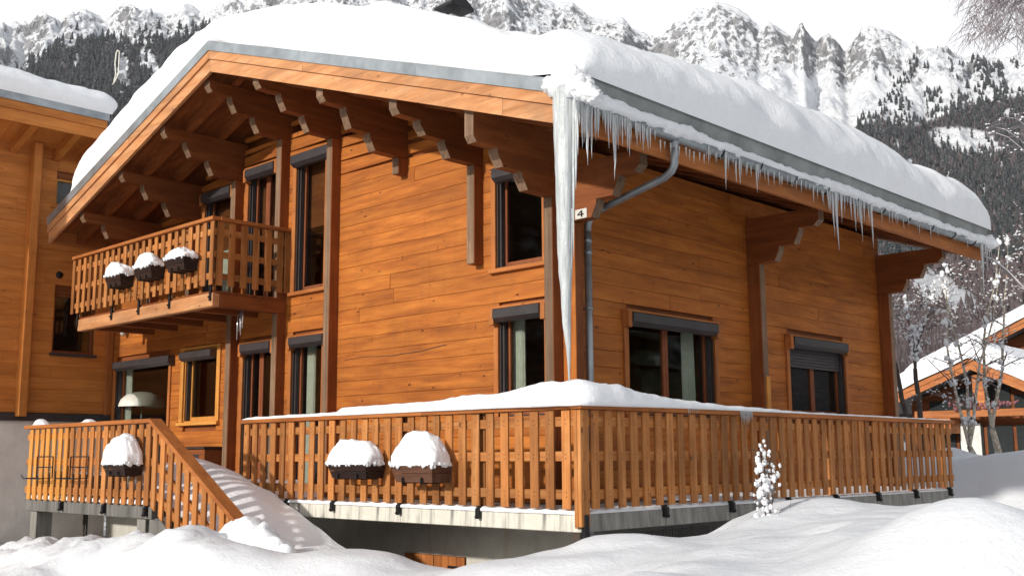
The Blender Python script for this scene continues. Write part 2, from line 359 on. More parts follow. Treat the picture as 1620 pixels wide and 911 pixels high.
gx = axis(X0, X1, -11.5, 7.5, .07, .35); gy = axis(Y0, Y1, -7.5, 8.5, .07, .35)
GX, GY = np.meshgrid(gx, gy, indexing='ij'); GZ = near_h(GX, GY)
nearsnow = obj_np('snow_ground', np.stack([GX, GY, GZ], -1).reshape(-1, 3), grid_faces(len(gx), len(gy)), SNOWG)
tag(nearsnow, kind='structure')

# valley + mountains: polar heightfield round the garden
sky_px = [(-400, 40), (-200, 55), (-60, 45), (0, 42), (25, 36), (45, 44), (70, 30), (95, 38), (115, 24), (135, 20), (160, 26), (178, 16), (190, 8), (205, 14), (225, 20), (250, 24), (270, 20), (290, 8), (305, 14), (320, 24), (380, -5), (450, -30), (520, -20), (600, -30), (645, -2), (655, 2), (700, -25), (760, -12), (800, -30), (850, -6), (880, 8), (905, 4), (935, 24), (965, 34), (985, 30), (1000, 48), (1020, 52), (1035, 62), (1050, 60), (1070, 42), (1085, 36), (1100, 14), (1118, 16), (1132, 6), (1150, 9), (1168, 16), (1185, 26), (1200, 40), (1215, 35), (1232, 44), (1248, 56), (1258, 58), (1264, 42), (1268, 36), (1274, 50), (1283, 62), (1292, 70), (1300, 63), (1312, 62), (1325, 68), (1335, 82), (1343, 78), (1352, 64), (1370, 55), (1385, 48), (1400, 51), (1420, 60), (1440, 72), (1455, 88), (1470, 82), (1485, 82), (1500, 84), (1530, 92), (1560, 94), (1600, 86), (1700, 60), (1900, 20)]
def azel(x, y):
    d = ray(x, y); return math.atan2(d[0], d[1]), d[2] / math.hypot(d[0], d[1])
sa = np.array([azel(*p) for p in sky_px])      # azimuth from +Y towards +X
VA = math.atan2(M[2][0], M[2][1])
sa = np.vstack([[VA - 1.9, .12], [VA - 1.2, .2], [VA - .8, .35], sa, [VA + .85, .42], [VA + 1.3, .2], [VA + 1.9, .1]])
R1 = 2600.; ZB = -.6
def crest_tan(az):
    c = np.interp(az, sa[:, 0], sa[:, 1]); return c
def terr(az, r):
    ec = crest_tan(az); t = np.clip((r - 90) / (R1 - 90), 0, 1)
    ez = .06 * ec * np.clip(t * 8, 0, 1) + .94 * ec * (t ** 1.05)
    x = CAM[0] + r * np.sin(az); y = CAM[1] + r * np.cos(az)
    amp = np.clip((r - 500) / 900, 0, 1) * (1 - .8 * np.exp(-((R1 - r) / 60.) ** 2))
    rd = fbm(x / 330, y / 330, 0 * x, 5, True); sm = fbm(x / 70, y / 70, 0 * x + 3, 4, True); fine = fbm(x / 26, y / 26, 0 * x + 7, 3, True)
    up = np.clip((t - .62) / .3, 0, 1)
    cl = fbm(az * 38 + .6 * sm, r / 900, 0 * x, 4, True); cl2 = fbm(az * 130 + .4 * fine, r / 330, 0 * x + 5, 3, True)
    z = .53 + ez * r + amp * (30 * (rd - .25) * (.35 + .65 * up) + (46 * (cl - .3) + 8 * (cl2 - .2) + 14 * sm + 16 * fine) * up)
    z = np.where(r < 60, ZB + (z - ZB) * 0, z); zb = ZB - .25 + np.clip((r - 20) / 70, 0, 1) * .4
    w = np.clip((r - 40) / 120, 0, 1); z = zb * (1 - w) + z * w
    return x, y, z
az1 = np.concatenate([np.linspace(VA - math.pi, VA - .62, 90, endpoint=False), np.linspace(VA - .62, VA + .55, 760, endpoint=False), np.linspace(VA + .55, VA + math.pi, 90)])
r1 = np.concatenate([np.geomspace(19, 400, 60, endpoint=False), np.linspace(400, 1600, 130, endpoint=False), np.linspace(1600, R1, 190), np.linspace(R1 + 30, R1 + 400, 8)])
AZ, RR = np.meshgrid(az1, r1, indexing='ij')
TX, TY, TZ = terr(AZ, np.minimum(RR, R1)); ov = np.clip(RR - R1, 0, None)
TX = CAM[0] + RR * np.sin(AZ); TY = CAM[1] + RR * np.cos(AZ); TZ = TZ - ov * .8
# land cover (0 snow, 1 wood)
def to_px(x, y, z):
    p = np.stack([x - CAM[0], y - CAM[1], z - CAM[2]], -1) @ M.T; d = np.maximum(p[..., 2], 1e-3)
    return p[..., 0] / d * F + 810, p[..., 1] / d * F + 455.5, p[..., 2] > 0
def wood_mask(px, py):
    top = np.interp(px, [0, 45, 80, 110, 150, 190, 240, 290, 330, 600, 1100, 1340, 1352, 1375, 1400, 1440, 1470, 1490, 1510, 1560, 1620, 1700], [150, 100, 78, 68, 58, 66, 62, 52, 45, 200, 330, 330, 196, 190, 192, 196, 186, 180, 170, 158, 146, 130])
    m = 1 / (1 + np.exp(-(py - top - 6) / 5.))
    cx = [(1530, 224, 66, 24, .15), (1485, 462, 78, 34, .45), (1500, 280, 5, 10, 0), (1590, 262, 14, 6, .3), (1475, 325, 5, 9, 0), (1530, 345, 8, 6, 0), (1600, 180, 16, 9, 0), (1360, 232, 12, 10, 0), (1418, 232, 5, 14, 0), (195, 118, 12, 40, .1), (232, 95, 14, 22, 0), (245, 118, 8, 22, 0), (120, 100, 5, 20, 0), (1440, 260, 6, 12, 0), (1555, 300, 6, 12, 0)]
    for a, b, c, d, k in cx:
        yy = py - b - (px - a) * k; m = m * (1 - np.exp(-(((px - a) / c) ** 2 + (yy / d) ** 2) ** 2))
    return m
px, py, fr = to_px(TX, TY, TZ); WM = np.where(fr, wood_mask(px, py), .8) * (RR > 150)
up_sparse = np.where(fr & (px > 1400), np.clip((px - 1400) / 160, 0, 1) * np.clip((py - 92) / 20, 0, 1) * .55, 0)
terrain = obj_np('mountain_terrain', np.stack([TX, TY, TZ], -1).reshape(-1, 3), grid_faces(len(az1), len(r1)), new_mat('mountain')[0])
tag(terrain, kind='structure')
at = terrain.data.attributes.new('wooded', 'FLOAT', 'POINT'); at.data.foreach_set('value', WM.ravel().astype(np.float32))
hi = np.clip((RR - 1500) / 500, 0, 1); hi = np.where(fr & (py > 150) & (px > 1000), hi * .25, hi)
nzb = fbm(AZ * 40, RR / 400, 0 * AZ, 3); hi = np.where(fr & (px > 1000), hi * np.clip((118 + .02 * (px - 1100) + 45 * nzb - py) / 22, 0, 1), hi); hi = np.where(fr & (px > 1425), hi * .55, hi); hi = np.where(fr & (px < 400), hi * .75, hi)
at = terrain.data.attributes.new('rocky', 'FLOAT', 'POINT'); at.data.foreach_set('value', hi.ravel().astype(np.float32))
m = terrain.data.materials[0]; n = m.node_tree; b = n.nodes['Principled BSDF']
ge = N(n, 'ShaderNodeNewGeometry'); sp = N(n, 'ShaderNodeSeparateXYZ'); n.links.new(ge.outputs['Normal'], sp.inputs[0])
pos = ge.outputs['Position']; aw = N(n, 'ShaderNodeAttribute', attribute_name='wooded'); ar = N(n, 'ShaderNodeAttribute', attribute_name='rocky')
snowc = ramp(n, noise(n, pos, .004, 4), [(.3, (.84, .87, .92)), (.7, (.92, .93, .95))])
steep = math_(n, 'SUBTRACT', .80, sp.outputs[2])
nz = noise(n, mapped(n, pos, (1, 1, .8)), .09, 9, .78, .3); nz2 = noise(n, mapped(n, pos, (1, 1, .35)), .010, 5, .65)
rf = math_(n, 'ADD', math_(n, 'MULTIPLY', steep, 1.6), math_(n, 'ADD', math_(n, 'MULTIPLY', nz, 2.5), math_(n, 'MULTIPLY', nz2, 1.1)))
rf = math_(n, 'ADD', rf, math_(n, 'MULTIPLY', ar.outputs['Fac'], .55))
rf = ramp(n, math_(n, 'SUBTRACT', rf, 2.25), [(.42, 0.), (.50, 1.)]); rf = math_(n, 'MULTIPLY', rf, math_(n, 'MINIMUM', math_(n, 'MULTIPLY', ar.outputs['Fac'], 3.), 1.))
rockc = ramp(n, noise(n, mapped(n, pos, (1, 1, .5)), .09, 7, .75), [(.38, (.115, .115, .125)), (.60, (.40, .40, .41))])
c = mixc(n, rf, snowc, rockc)
fl = noise(n, mapped(n, pos, (1, 1, .5)), .05, 6, .7)
woodc = ramp(n, fl, [(.38, (.060, .052, .058)), (.60, (.115, .095, .10)), (.66, (.55, .56, .60))])
c = mixc(n, ramp(n, aw.outputs['Fac'], [(.35, 0.), (.6, 1.)]), c, woodc)
n.links.new(c, b.inputs['Base Color']); b.inputs['Roughness'].default_value = .8; b.inputs['Specular IOR Level'].default_value = .1
bump(n, b, noise(n, pos, .12, 9, .75), 1., 8.)

# forests (one mass each): conifers with ragged tiers and bare larches
def conifer_proto(seed, bare=False):
    r = np.random.RandomState(seed); V = []; Q = []
    tiers = 5 if not bare else 4
    for t in range(tiers):
        z0 = .08 + t * .17; z1 = z0 + (.34 if not bare else .5); rad = (.24 - t * .038) * (1 if not bare else .62); o = len(V); k = 7
        V.append((0, 0, min(z1, 1.)))
        for i in range(k):
            a = 2 * math.pi * i / k + t * .6; rr = rad * (.62 + .7 * r.rand()); V.append((rr * math.cos(a), rr * math.sin(a), z0 + .06 * r.rand()))
        for i in range(k): Q.append((o, o + 1 + i, o + 1 + (i + 1) % k))
    return np.array(V), np.array(Q)
def scatter(name, pts, hs, seeds, mat, bare=False, wscale=1.):
    VV = []; QQ = []; off = 0; protos = [conifer_proto(i, bare) for i in range(8)]
    pts = np.array(pts); ids = RNG.randint(0, 8, len(pts))
    for k in range(8):
        sel = np.where(ids == k)[0]
        if not len(sel): continue
        V, Q = protos[k]; a = RNG.rand(len(sel)) * 6.28; c, s_ = np.cos(a)[:, None], np.sin(a)[:, None]; h = hs[sel][:, None]
        x = (V[:, 0] * c - V[:, 1] * s_) * h * wscale + pts[sel, 0:1]; y = (V[:, 0] * s_ + V[:, 1] * c) * h * wscale + pts[sel, 1:2]; z = V[:, 2] * h + pts[sel, 2:3] - .06 * h
        VV.append(np.stack([x, y, z], -1).reshape(-1, 3)); QQ.append((Q[None] + (np.arange(len(sel)) * len(V))[:, None, None] + off).reshape(-1, 3)); off += len(sel) * len(V)
    return obj_np(name, np.concatenate(VV), np.concatenate(QQ), mat, smooth=False)
def tree_mat(name, dark, light, snow):
    m, n, b = new_mat(name); ge = N(n, 'ShaderNodeNewGeometry'); pos = ge.outputs['Position']
    c = ramp(n, noise(n, pos, .13, 3), [(.3, dark), (.7, light)])
    sf = ramp(n, noise(n, pos, .35, 3, .7), [(.60 - snow * .15, 0.), (.70, 1.)]); c = mixc(n, math_(n, 'MULTIPLY', sf, .6), c, (.45, .47, .51))
    n.links.new(c, b.inputs['Base Color']); b.inputs['Roughness'].default_value = .9; b.inputs['Specular IOR Level'].default_value = .05; return m
CON = tree_mat('conifer_far', (.028, .032, .036), (.058, .064, .064), .1); LAR = tree_mat('bare_larch_far', (.075, .060, .064), (.125, .10, .10), .1)  # far tones lifted and greyed: distance haze put into the colour
NEARCON = tree_mat('conifer_near', (.015, .022, .016), (.04, .055, .035), .35)
# invert terrain along each azimuth: pixel -> point
def on_terrain(xs, ys):
    out = []; TZt = (TZ - CAM[2]) / RR
    for x, y in zip(xs, ys):
        a, e = azel(x, y); i = int(np.searchsorted(az1, a)); i = min(max(i, 0), len(az1) - 1)
        row = np.maximum.accumulate(TZt[i]); j = int(np.searchsorted(row, e)); j = min(max(j, 1), len(r1) - 9)
        r = r1[j]; out.append((CAM[0] + r * math.sin(a), CAM[1] + r * math.cos(a), TZ[i, j], r))
    return np.array(out)
def forest(name, x0, x1, y0, y1, cnt, mat, hgt, bare=False, extra=None, ws=1.):
    xs = RNG.uniform(x0, x1, cnt); ys = RNG.uniform(y0, y1, cnt); w = wood_mask(xs, ys)
    if extra is not None: w = np.maximum(w, extra(xs, ys))
    k = RNG.rand(cnt) < w; p = on_terrain(xs[k], ys[k]); p = p[(p[:, 3] > 170) & (p[:, 3] < R1 - 40)]; 
    return scatter(name, p[:, :3], RNG.uniform(hgt * .6, hgt * 1.25, len(p)), None, mat, bare, ws)
f1 = forest('conifer_forest', -40, 345, 40, 330, 5200, CON, 20.); tag(f1, 'dark conifer forest on the mountainside beyond the left roof', 'forest', kind='stuff')
def ex(x, y): return np.where((x > 1385) & (y > 94 + (x < 1440) * 30), np.clip((x - 1370) / 160, 0, .8), 0) * (fbm(x / 9, y / 22, 0 * x, 2) > .08) * (wood_mask(x, y + 0 * x) > -1) * (1 - np.exp(-(((x - 1530) / 66) ** 2 + ((y - 224) / 24) ** 2) ** 2))
f2 = forest('conifer_forest', 1330, 1660, 95, 420, 6400, CON, 15., extra=ex); tag(f2, 'dark conifer forest on the slope beyond the long eave', 'forest', kind='stuff')
f3 = forest('bare_larch_forest', 1380, 1660, 160, 660, 5200, LAR, 13., True, ws=1.3); tag(f3, 'brown leafless wood on the slope behind the far chalet', 'forest', kind='stuff')
f4 = forest('conifer_forest', 345, 1345, 170, 600, 6500, CON, 17.); tag(f4, 'conifer forest on the valley side behind the chalet', 'forest', kind='stuff')
# trees across the lane that the windows mirror
pts = []; 
for i in range(260):
    a = RNG.uniform(205, 262); d = RNG.uniform(42, 95); x = -6 + d * math.sin(math.radians(a)); y = d * math.cos(math.radians(a))
    if x < -24 or d > 70 and x < -18: pts.append((x, y, -1.2))
for i in range(260):
    a = RNG.uniform(25, 95); d = RNG.uniform(34, 80); x = 8 + d * math.sin(math.radians(a)); y = 2 + d * math.cos(math.radians(a))
    pq = to_px(np.array(x), np.array(y), np.array(3.))
    if pq[0] > 1900 or not pq[2]: pts.append((x, y, -1.0))
fb = scatter('conifer_forest', pts, RNG.uniform(13, 22, len(pts)), None, NEARCON); tag(fb, 'snow dusted conifers across the lane mirrored in the window panes', 'forest', kind='stuff')

hz = MB(); hz.box(-3100, 3100, -3100, 3100, -70, 1250); hm = bpy.data.materials.new('haze'); hm.use_nodes = True; hn = hm.node_tree; hn.nodes.remove(hn.nodes['Principled BSDF'])
pv = hn.nodes.new('ShaderNodeVolumePrincipled'); pv.inputs['Color'].default_value = (.93, .95, 1, 1); pv.inputs['Density'].default_value = HAZE; pv.inputs['Anisotropy'].default_value = .2
hn.links.new(pv.outputs[0], hn.nodes['Material Output'].inputs['Volume'])
if HAZE > 0: tag(obj('haze', hz, hm), kind='stuff')
# ------------------------------------------------------------------ chalet
chalet = empty('chalet', (0, 0, -1), 'large orange wooden chalet with deep snowy roof, icicles, balcony and grey shutter boxes', 'chalet')
XL = -10.9; YB = 8.1; RX = -5.26
def zr(x): return 6.354 - .34 * abs(x - RX)
C0, CH = .36 - 7 * .1975, .1975
GFINS = [.0, -1.27, -2.70, -4.165, -5.43, -6.68, -7.98, -9.3]      # x of purlin lines (right face)
gop = {'W1': (-1.04, -.28, 2.745, 3.93), 'W2': (-1.0, -.26, .98, 2.20), 'W3': (-5.22, -4.5, 2.92, 4.93), 'W4': (-6.52, -5.70, 2.87, 4.95), 'W5': (-7.82, -6.95, 2.87, 4.80),
       'W6': (-5.24, -4.5, .02, 2.20), 'W7': (-6.52, -5.70, .02, 2.20), 'W8': (-8.30, -7.28, 1.10, 2.27), 'W9': (-10.72, -8.80, .02, 2.18)}
eop = {'E1': (1.17, 3.02, 1.0, 2.21), 'E2': (4.96, 6.66, 1.08, 2.20)}
def clip_iv(iv, ops, z0, z1):
    out = list(iv)
    for a, b, c, d in ops:
        if d <= z0 + .01 or c >= z1 - .01: continue
        nw = []
        for s, e in out:
            if b <= s or a >= e: nw.append((s, e)); continue
            if a > s: nw.append((s, a))
            if b < e: nw.append((b, e))
        out = nw
    return out
def rects(iv, ops, z0, z1):
    zs = sorted({z0, z1} | {z for o in ops for z in o[2:4] if z0 < z < z1}); r = []
    for a, b in zip(zs, zs[1:]):
        for s, e in clip_iv([iv], ops, a, b): r.append((s, e, a, b))
    return r
# backing walls
mb = MB()
for a, b, c, d in rects((XL, 0), list(gop.values()), 0, 3.9): mb.box(a, b, .045, .2, c, d)
mb.prism([(XL, 3.9), (0 - .0, 3.9), (0, zr(0) - .27), (RX, zr(RX) - .27), (XL, zr(XL) - .27)], 'Y', .2, .35)
for a, b, c, d in rects((XL, 0), list(gop.values()), 3.9, 4.97):
    mb.box(a, min(b, -1.2), .05, .2, c, min(d, 4.97)) if a < -1.2 else None
gw = obj('gable_wall', mb, W_['beamx'], chalet)
mb = MB()
for a, b, c, d in rects((0, YB), list(eop.values()), 0, 4.1): mb.box(-.2, -.045, a, b, c, d)
mb.box(XL, 0, YB - .2, YB, 0, 4.1); mb.prism([(XL, 4.1), (0, 4.1), (0, zr(0) - .27), (RX, zr(RX) - .27), (XL, zr(XL) - .27)], 'Y', YB - .2, YB)
mb.box(XL, -.2, .2, YB - .2, -.1, 0); mb.box(XL, -.2, .2, YB - .2, 2.6, 2.75)
for x in (-1.4, -4.3, -7.0): mb.box(x - .05, x + .05, .2, 3.2, 0, 4.3)
mb.box(XL, -.2, 3.2, 3.3, 0, 4.0); mb.box(XL + .01, XL + .09, .36, 3.2, 0, 4.3)
ew = obj('eave_wall', mb, W_['beamy'], chalet)
# boards: gable
def boards():
    k = 0
    while True:
        z0 = C0 + k * CH; z1 = z0 + CH; k += 1
        if z0 > 6: break
        if z1 < .02: continue
        zl = max(z0, 0)
        # roof clip
        half = (6.354 - .36 - (z1)) / .34
        if half < -.4: break
        xr = min(0., RX + half + (.55 if z1 > 4.0 else 3)); xl = max(XL, RX - half - .55)
        if z1 > 4.0 and xr - xl < .3: continue
        ops = list(gop.values())
        ivs = clip_iv([(xl, xr)], ops, zl + .03, z1 - .03)
        for s, e in ivs:
            cuts = [s]
            while e - cuts[-1] > 4.4: cuts.append(cuts[-1] + random.uniform(1.8, 4.0))
            cuts.append(e)
            for a, b in zip(cuts, cuts[1:]):
                if b - a < .04: continue
                pr = random.uniform(0, .0035); m_ = MB()
                # v-jointed board, slope-cut on top where it meets the roof
                top_l = min(z1 - .0015, zr(a) - .30); top_r = min(z1 - .0015, zr(b) - .30)
                if top_l <= zl + .02 and top_r <= zl + .02: continue
                ym = -pr; c = .0035
                v = [(a + .0015, .045, zl + .0015), (b - .0015, .045, zl + .0015), (b - .0015, .045, top_r), (a + .0015, .045, top_l),
                     (a + .003, ym + c, zl + .0015), (b - .003, ym + c, zl + .0015), (b - .003, ym + c, top_r), (a + .003, ym + c, top_l),
                     (a + .004, ym, zl + .0015 + c), (b - .004, ym, zl + .0015 + c), (b - .004, ym, top_r - c), (a + .004, ym, top_l - c)]
                f = [(8, 9, 10, 11), (4, 5, 9, 8), (5, 6, 10, 9), (6, 7, 11, 10), (7, 4, 8, 11), (0, 1, 5, 4), (1, 2, 6, 5), (2, 3, 7, 6), (3, 0, 4, 7)]
                m_.add(v, f); obj('board', m_, W_['wallx'], gw, ((a + b) / 2, 0, (zl + z1) / 2))
def eboards():
    for k in range(0, 30):
        z0 = C0 + k * CH; z1 = z0 + CH; zl = max(z0, 0)
        if z1 < .02 or z0 > 4.0: continue
        z1 = min(z1, 4.12)
        for s, e in clip_iv([(0, YB)], list(eop.values()), zl + .03, z1 - .03):
            cuts = [s]
            while e - cuts[-1] > 4.4: cuts.append(cuts[-1] + random.uniform(1.6, 4.0))
            cuts.append(e)
            for a, b in zip(cuts, cuts[1:]):
                if b - a < .04: continue
                xm = random.uniform(0, .003); c = .0035; zb_, zt = zl + .0015, z1 - .0015
                v = [(-.045, a + .0015, zb_), (-.045, b - .0015, zb_), (-.045, b - .0015, zt), (-.045, a + .0015, zt),
                     (xm - c, a + .003, zb_), (xm - c, b - .003, zb_), (xm - c, b - .003, zt), (xm - c, a + .003, zt),
                     (xm, a + .004, zb_ + c), (xm, b - .004, zb_ + c), (xm, b - .004, zt - c), (xm, a + .004, zt - c)]
                f = [(8, 9, 10, 11), (4, 5, 9, 8), (5, 6, 10, 9), (6, 7, 11, 10), (7, 4, 8, 11), (0, 1, 5, 4), (1, 2, 6, 5), (2, 3, 7, 6), (3, 0, 4, 7)]
                m_ = MB().add(v, f); obj('board', m_, W_['wally'], ew, (0, (a + b) / 2, (zl + z1) / 2))
boards(); eboards()
# crack in the gable boards
mb = MB()
pts = [P(x, y, 'Y', -.006) for x, y in [(545, 570), (570, 565), (592, 563.5), (618, 563), (640, 559), (663, 556), (690, 549), (706, 545)]]
for a, b in zip(pts, pts[1:]): mb.beam(a, b, .004, .009 if a[0] > -3.3 else .005)
obj('crack', mb, FRAMED, gw)
# log ends on the gable (fins) and stepped purlin brackets
FT = .135; FP = .16
def gfin(x, z0, z1, p=FP):
    m_ = MB(); m_.box(x - FT, x, -p, .04, z0, z1, 0, .008)
    o = obj('log_end', m_, [W_['beamz'], GREY], chalet, (x - FT / 2, -p / 2, z0))
    for pl in o.data.polygons:
        if pl.normal.y < -.5: pl.material_index = 1
def gbracket(x, bots, top, endw=.0):
    b1, b2, b3 = bots; sl = .085
    pr = [(.04, top), (-1.40, top), (-1.40, b1 + .07), (-1.40 + sl * .6, b1), (-1.04, b1), (-1.03, b1 - .06), (-1.03 + sl, b2), (-.65, b2), (-.64, b2 - .06), (-.64 + sl, b3), (-.20, b3), (-FP - .01, b3), (.04, b3)]
    m_ = MB(); m_.prism(pr, 'X', x - FT, x, 0, lambda i: 1 if i in (1, 2, 4, 5, 7 + 0, 8) else 0)
    m_.m = [k for k in m_.m]
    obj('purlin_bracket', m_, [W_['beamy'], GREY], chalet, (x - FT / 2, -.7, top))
br = {.0: (3.83, 3.635, 3.445), -1.27: (4.43, 4.265, 4.065), -2.70: (4.92, 4.66, 4.445)}
for x in GFINS:
    top = zr(x - FT) - .41 if x > RX else zr(x) - .41
    if x == -5.43: top = zr(x) - .42
    bots = br.get(x, (top - .16, top - .38, top - .60)); gbracket(x, bots, top)
    z0 = {.0: -.05, -1.27: 2.83, -2.70: 4.22, -7.98: 2.86, -9.3: 2.86}.get(x, .0)
    gfin(x, z0, bots[2] - .002)
# tiny hanging block under the third bracket
m_ = MB(); m_.box(.0, FP, -.0, -.0001, 0, 0)
# corner: gable wall runs on past the corner
m_ = MB(); m_.box(.0, .19, .0, .14, -.0, 3.13, 0, .008); o = obj('log_end', m_, [W_['wallz'], W_['beamz']], chalet, (.1, .07, 0))
for pl in o.data.polygons:
    if pl.normal.x > .5: pl.material_index = 1
def ebracket(y0, y1):
    pr = [(-.04, 3.80), (1.13, 3.80), (1.13, 3.63), (1.05, 3.56), (.83, 3.56), (.82, 3.50), (.745, 3.35), (.52, 3.35), (.51, 3.29), (.44, 3.15), (-.04, 3.15)]
    m_ = MB(); m_.prism([(a, b) for a, b in pr], 'Y', y0, y1, 0, lambda i: 1 if i in (1, 2, 4, 5, 7, 8) else 0)
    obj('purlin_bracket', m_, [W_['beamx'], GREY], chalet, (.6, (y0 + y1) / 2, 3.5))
ebracket(.0, .14); ebracket(3.93, 4.07); ebracket(7.96, 8.10)
for y in (3.93, 7.96):
    m_ = MB(); m_.box(-.04, .20, y, y + .14, .0, 3.148, 0, .008); o = obj('log_end', m_, [W_['beamz'], GREY], chalet, (.1, y + .07, 0))
    for pl in o.data.polygons:
        if pl.normal.x > .5: pl.material_index = 1
# pale new block on the middle log end
m_ = MB(); m_.box(.202, .235, 3.955, 4.04, 1.0, 1.585, 0, .005); obj('patch_board', m_, W_['newz'], chalet)
# roof deck, fascias, rafters
ER, EL, YF, YR = 1.477, -10.40, -1.50, 8.72
def slab(m_, x0, x1, y0, y1, t0, t1, mi=0):
    """sloping slab between offsets t0>t1 under the roof line"""
    seg = [(x0, x1)] if (x0 >= RX or x1 <= RX) else [(x0, RX), (RX, x1)]
    for a, b in seg: m_.prism([(a, zr(a) + t0), (a, zr(a) + t1), (b, zr(b) + t1), (b, zr(b) + t0)], 'Y', y0, y1, mi)
m_ = MB(); slab(m_, EL, ER, YF + .02, YR, -.006, -.20); roof = obj('roof', m_, ZINCD, chalet)
nb = 15                                                                        # soffit boards run down the slope direction across rafters
for seg in ((EL + .02, RX), (RX, ER - .03)):
    for i in range(nb):
        y0 = YF + .05 + i * (1.55 / nb); m_ = MB(); slab(m_, seg[0], seg[1], y0 + .0015, y0 + 1.55 / nb - .0015, -.202, -.225)
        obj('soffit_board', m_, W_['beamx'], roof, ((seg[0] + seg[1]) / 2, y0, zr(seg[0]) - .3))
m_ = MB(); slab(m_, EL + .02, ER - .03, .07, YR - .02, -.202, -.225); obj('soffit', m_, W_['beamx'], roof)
for y in (-.98, -.42, .9, 1.6, 2.3, 3.0, 3.7, 4.4, 5.1, 5.8, 6.5, 7.2, 7.9, 8.5):
    for seg in ((EL + .05, RX - .001), (RX + .001, ER - .04)):
        m_ = MB(); slab(m_, seg[0], seg[1], y - .05, y + .05, -.227, -.40); obj('rafter', m_, W_['beamx'], roof, ((seg[0] + seg[1]) / 2, y, zr(seg[0]) - .4))
def verge(side, y, s):
    segs = [(EL, RX)] if side < 0 else [(RX, ER)]
    for a, b in segs:
        cut = [a, a + (b - a) * .55, b] if side < 0 else [a, a + (b - a) * .34, b]
        for i, (p, q) in enumerate(zip(cut, cut[1:])):
            p2, q2 = (p + .002, q - .002)
            m_ = MB(); slab(m_, p2, q2, y - .030 * s, y + .012 * s, -.118, -.238); obj('fascia_board', m_, W_['fasciax'], roof, ((p + q) / 2, y, zr(p)))
        cut = [a, b] if side < 0 else [a, a + (b - a) * .86, b]
        for i, (p, q) in enumerate(zip(cut, cut[1:])):
            p2, q2 = (p + .002, q - .002)
            m_ = MB(); slab(m_, p2, q2, y - .002 * s, y + .045 * s, -.240, -.422); obj('fascia_board', m_, W_['fasciax'], roof, ((p + q) / 2, y, zr(p)))
        cut = np.linspace(a, b, 4)
        for p, q in zip(cut, cut[1:]):
            m_ = MB(); slab(m_, p + .001, q - .001, y - .046 * s, y - .032 * s, .012, -.118); slab(m_, p + .001, q - .001, y - .046 * s, y + .10 * s, .025, .013)
            obj('verge_flashing', m_, ZINC, roof, ((p + q) / 2, y, zr(p)))
for sd in (-1, 1): verge(sd, YF, 1); verge(sd, YR, -1)
# eave fascia
cuts = [YF + .0, 1.2, 4.6, YR]
for a, b in zip(cuts, cuts[1:]):
    m_ = MB(); m_.box(ER - .045, ER, a + .047 * (a == YF), b - .002 - .045 * (b == YR), 3.615, 3.86, 0, .004); obj('fascia_board', m_, W_['trimy'], roof, (ER, (a + b) / 2, 3.7))
m_ = MB(); m_.box(EL, EL + .045, YF + .05, YR - .05, 4.18, 4.44); obj('fascia_board', m_, W_['trimy'], roof, (EL, 3, 4.3))
# grey skirt: snow overhang's underside, its shade put in the colour, and metal roof edge, ribbed roof sheet ends below it
m_ = MB(); m_.prism([(ER - .25, zr(ER - .25) + .004), (ER + .12, 4.145), (ER + .085, 3.955), (ER - .03, 3.96)], 'Y', YF - .02, YR + .01); obj('eave_shade_skirt', m_, ZINCD, roof, (ER, 3, 4))
m_ = MB(); y = .2
while y < YR - .05:
    m_.prism([(y, 3.965), (y + .022, 3.925), (y + .044, 3.965)], 'X', ER + .0, ER + .082) if False else m_.add([(ER + .075, y, 3.975), (ER + .075, y + .03, 3.975), (ER + .075, y + .015, 3.925), (ER - .02, y, 3.97), (ER - .02, y + .03, 3.97), (ER - .02, y + .015, 3.925)], [(0, 1, 2), (3, 5, 4), (0, 2, 5, 3), (1, 4, 5, 2)]); y += .055
o = obj('roof_sheet_ribs', m_, BLACK, roof); o['kind'] = 'stuff'
m_ = MB(); m_.box(ER + .002, ER + .03, YF, YR, 3.875, 3.962); obj('drip_board', m_, FRAMED, roof)
# gutter
GXc, GZc, GR = ER + .075, 3.86, .068
gut = part('gutter', (GXc, YF, GZc), chalet)
m_ = MB(); na = 9
for (rr, flip) in ((GR, 0), (GR - .006, 1)):
    vs = []
    for y in (YF - .03, YR + .03):
        for i in range(na): a = math.pi + math.pi * i / (na - 1); vs.append((GXc + rr * math.cos(a), y, GZc + rr * math.sin(a)))
    m_.add(vs, [(i, i + 1, na + i + 1, na + i) for i in range(na - 1)], 0, True)
m_.tube([(GXc + GR, YF - .03, GZc), (GXc + GR, YR + .03, GZc)], .009, 6)
for y in (YF - .03, YR + .03): m_.add([(GXc, y, GZc)] + [(GXc + GR * math.cos(math.pi + math.pi * i / 8), y, GZc + GR * math.sin(math.pi + math.pi * i / 8)) for i in range(9)], [(0, i + 1, i + 2) for i in range(8)])
obj('gutter_channel', m_, ZINC, gut)
for y in (.9, 1.7, 2.5, 3.3, 4.1, 4.9, 5.7, 6.5, 7.3, 8.1):
    m_ = MB(); m_.tube([(GXc + (GR + .008) * math.cos(t), y, GZc + (GR + .008) * math.sin(t)) for t in np.linspace(math.pi * .95, 2.08 * math.pi, 9)], .008, 5); obj('gutter_hook', m_, BLACK, gut, (GXc, y, GZc))
m_ = MB(); OY = .05
m_.tube([(GXc, OY, GZc - .04), (GXc, OY, 3.72)], [.055, .045], 12)
m_.tube([(GXc, OY, 3.73), (GXc, OY + .0, 3.62), (GXc - .02, OY + .02, 3.55), (GXc - .08, OY + .05, 3.50), (GXc - .2, OY + .09, 3.46), (.35, .28, 3.30), (.19, .31, 3.25), (.13, .32, 3.18), (.12, .32, 3.08)], .042, 12)
m_.tube([(.12, .32, 3.16), (.12, .32, -.75)], .042, 12)
for z in (3.0, 2.86): m_.tube([(.12, .32, z), (.12, .32, z - .05)], .048, 12)
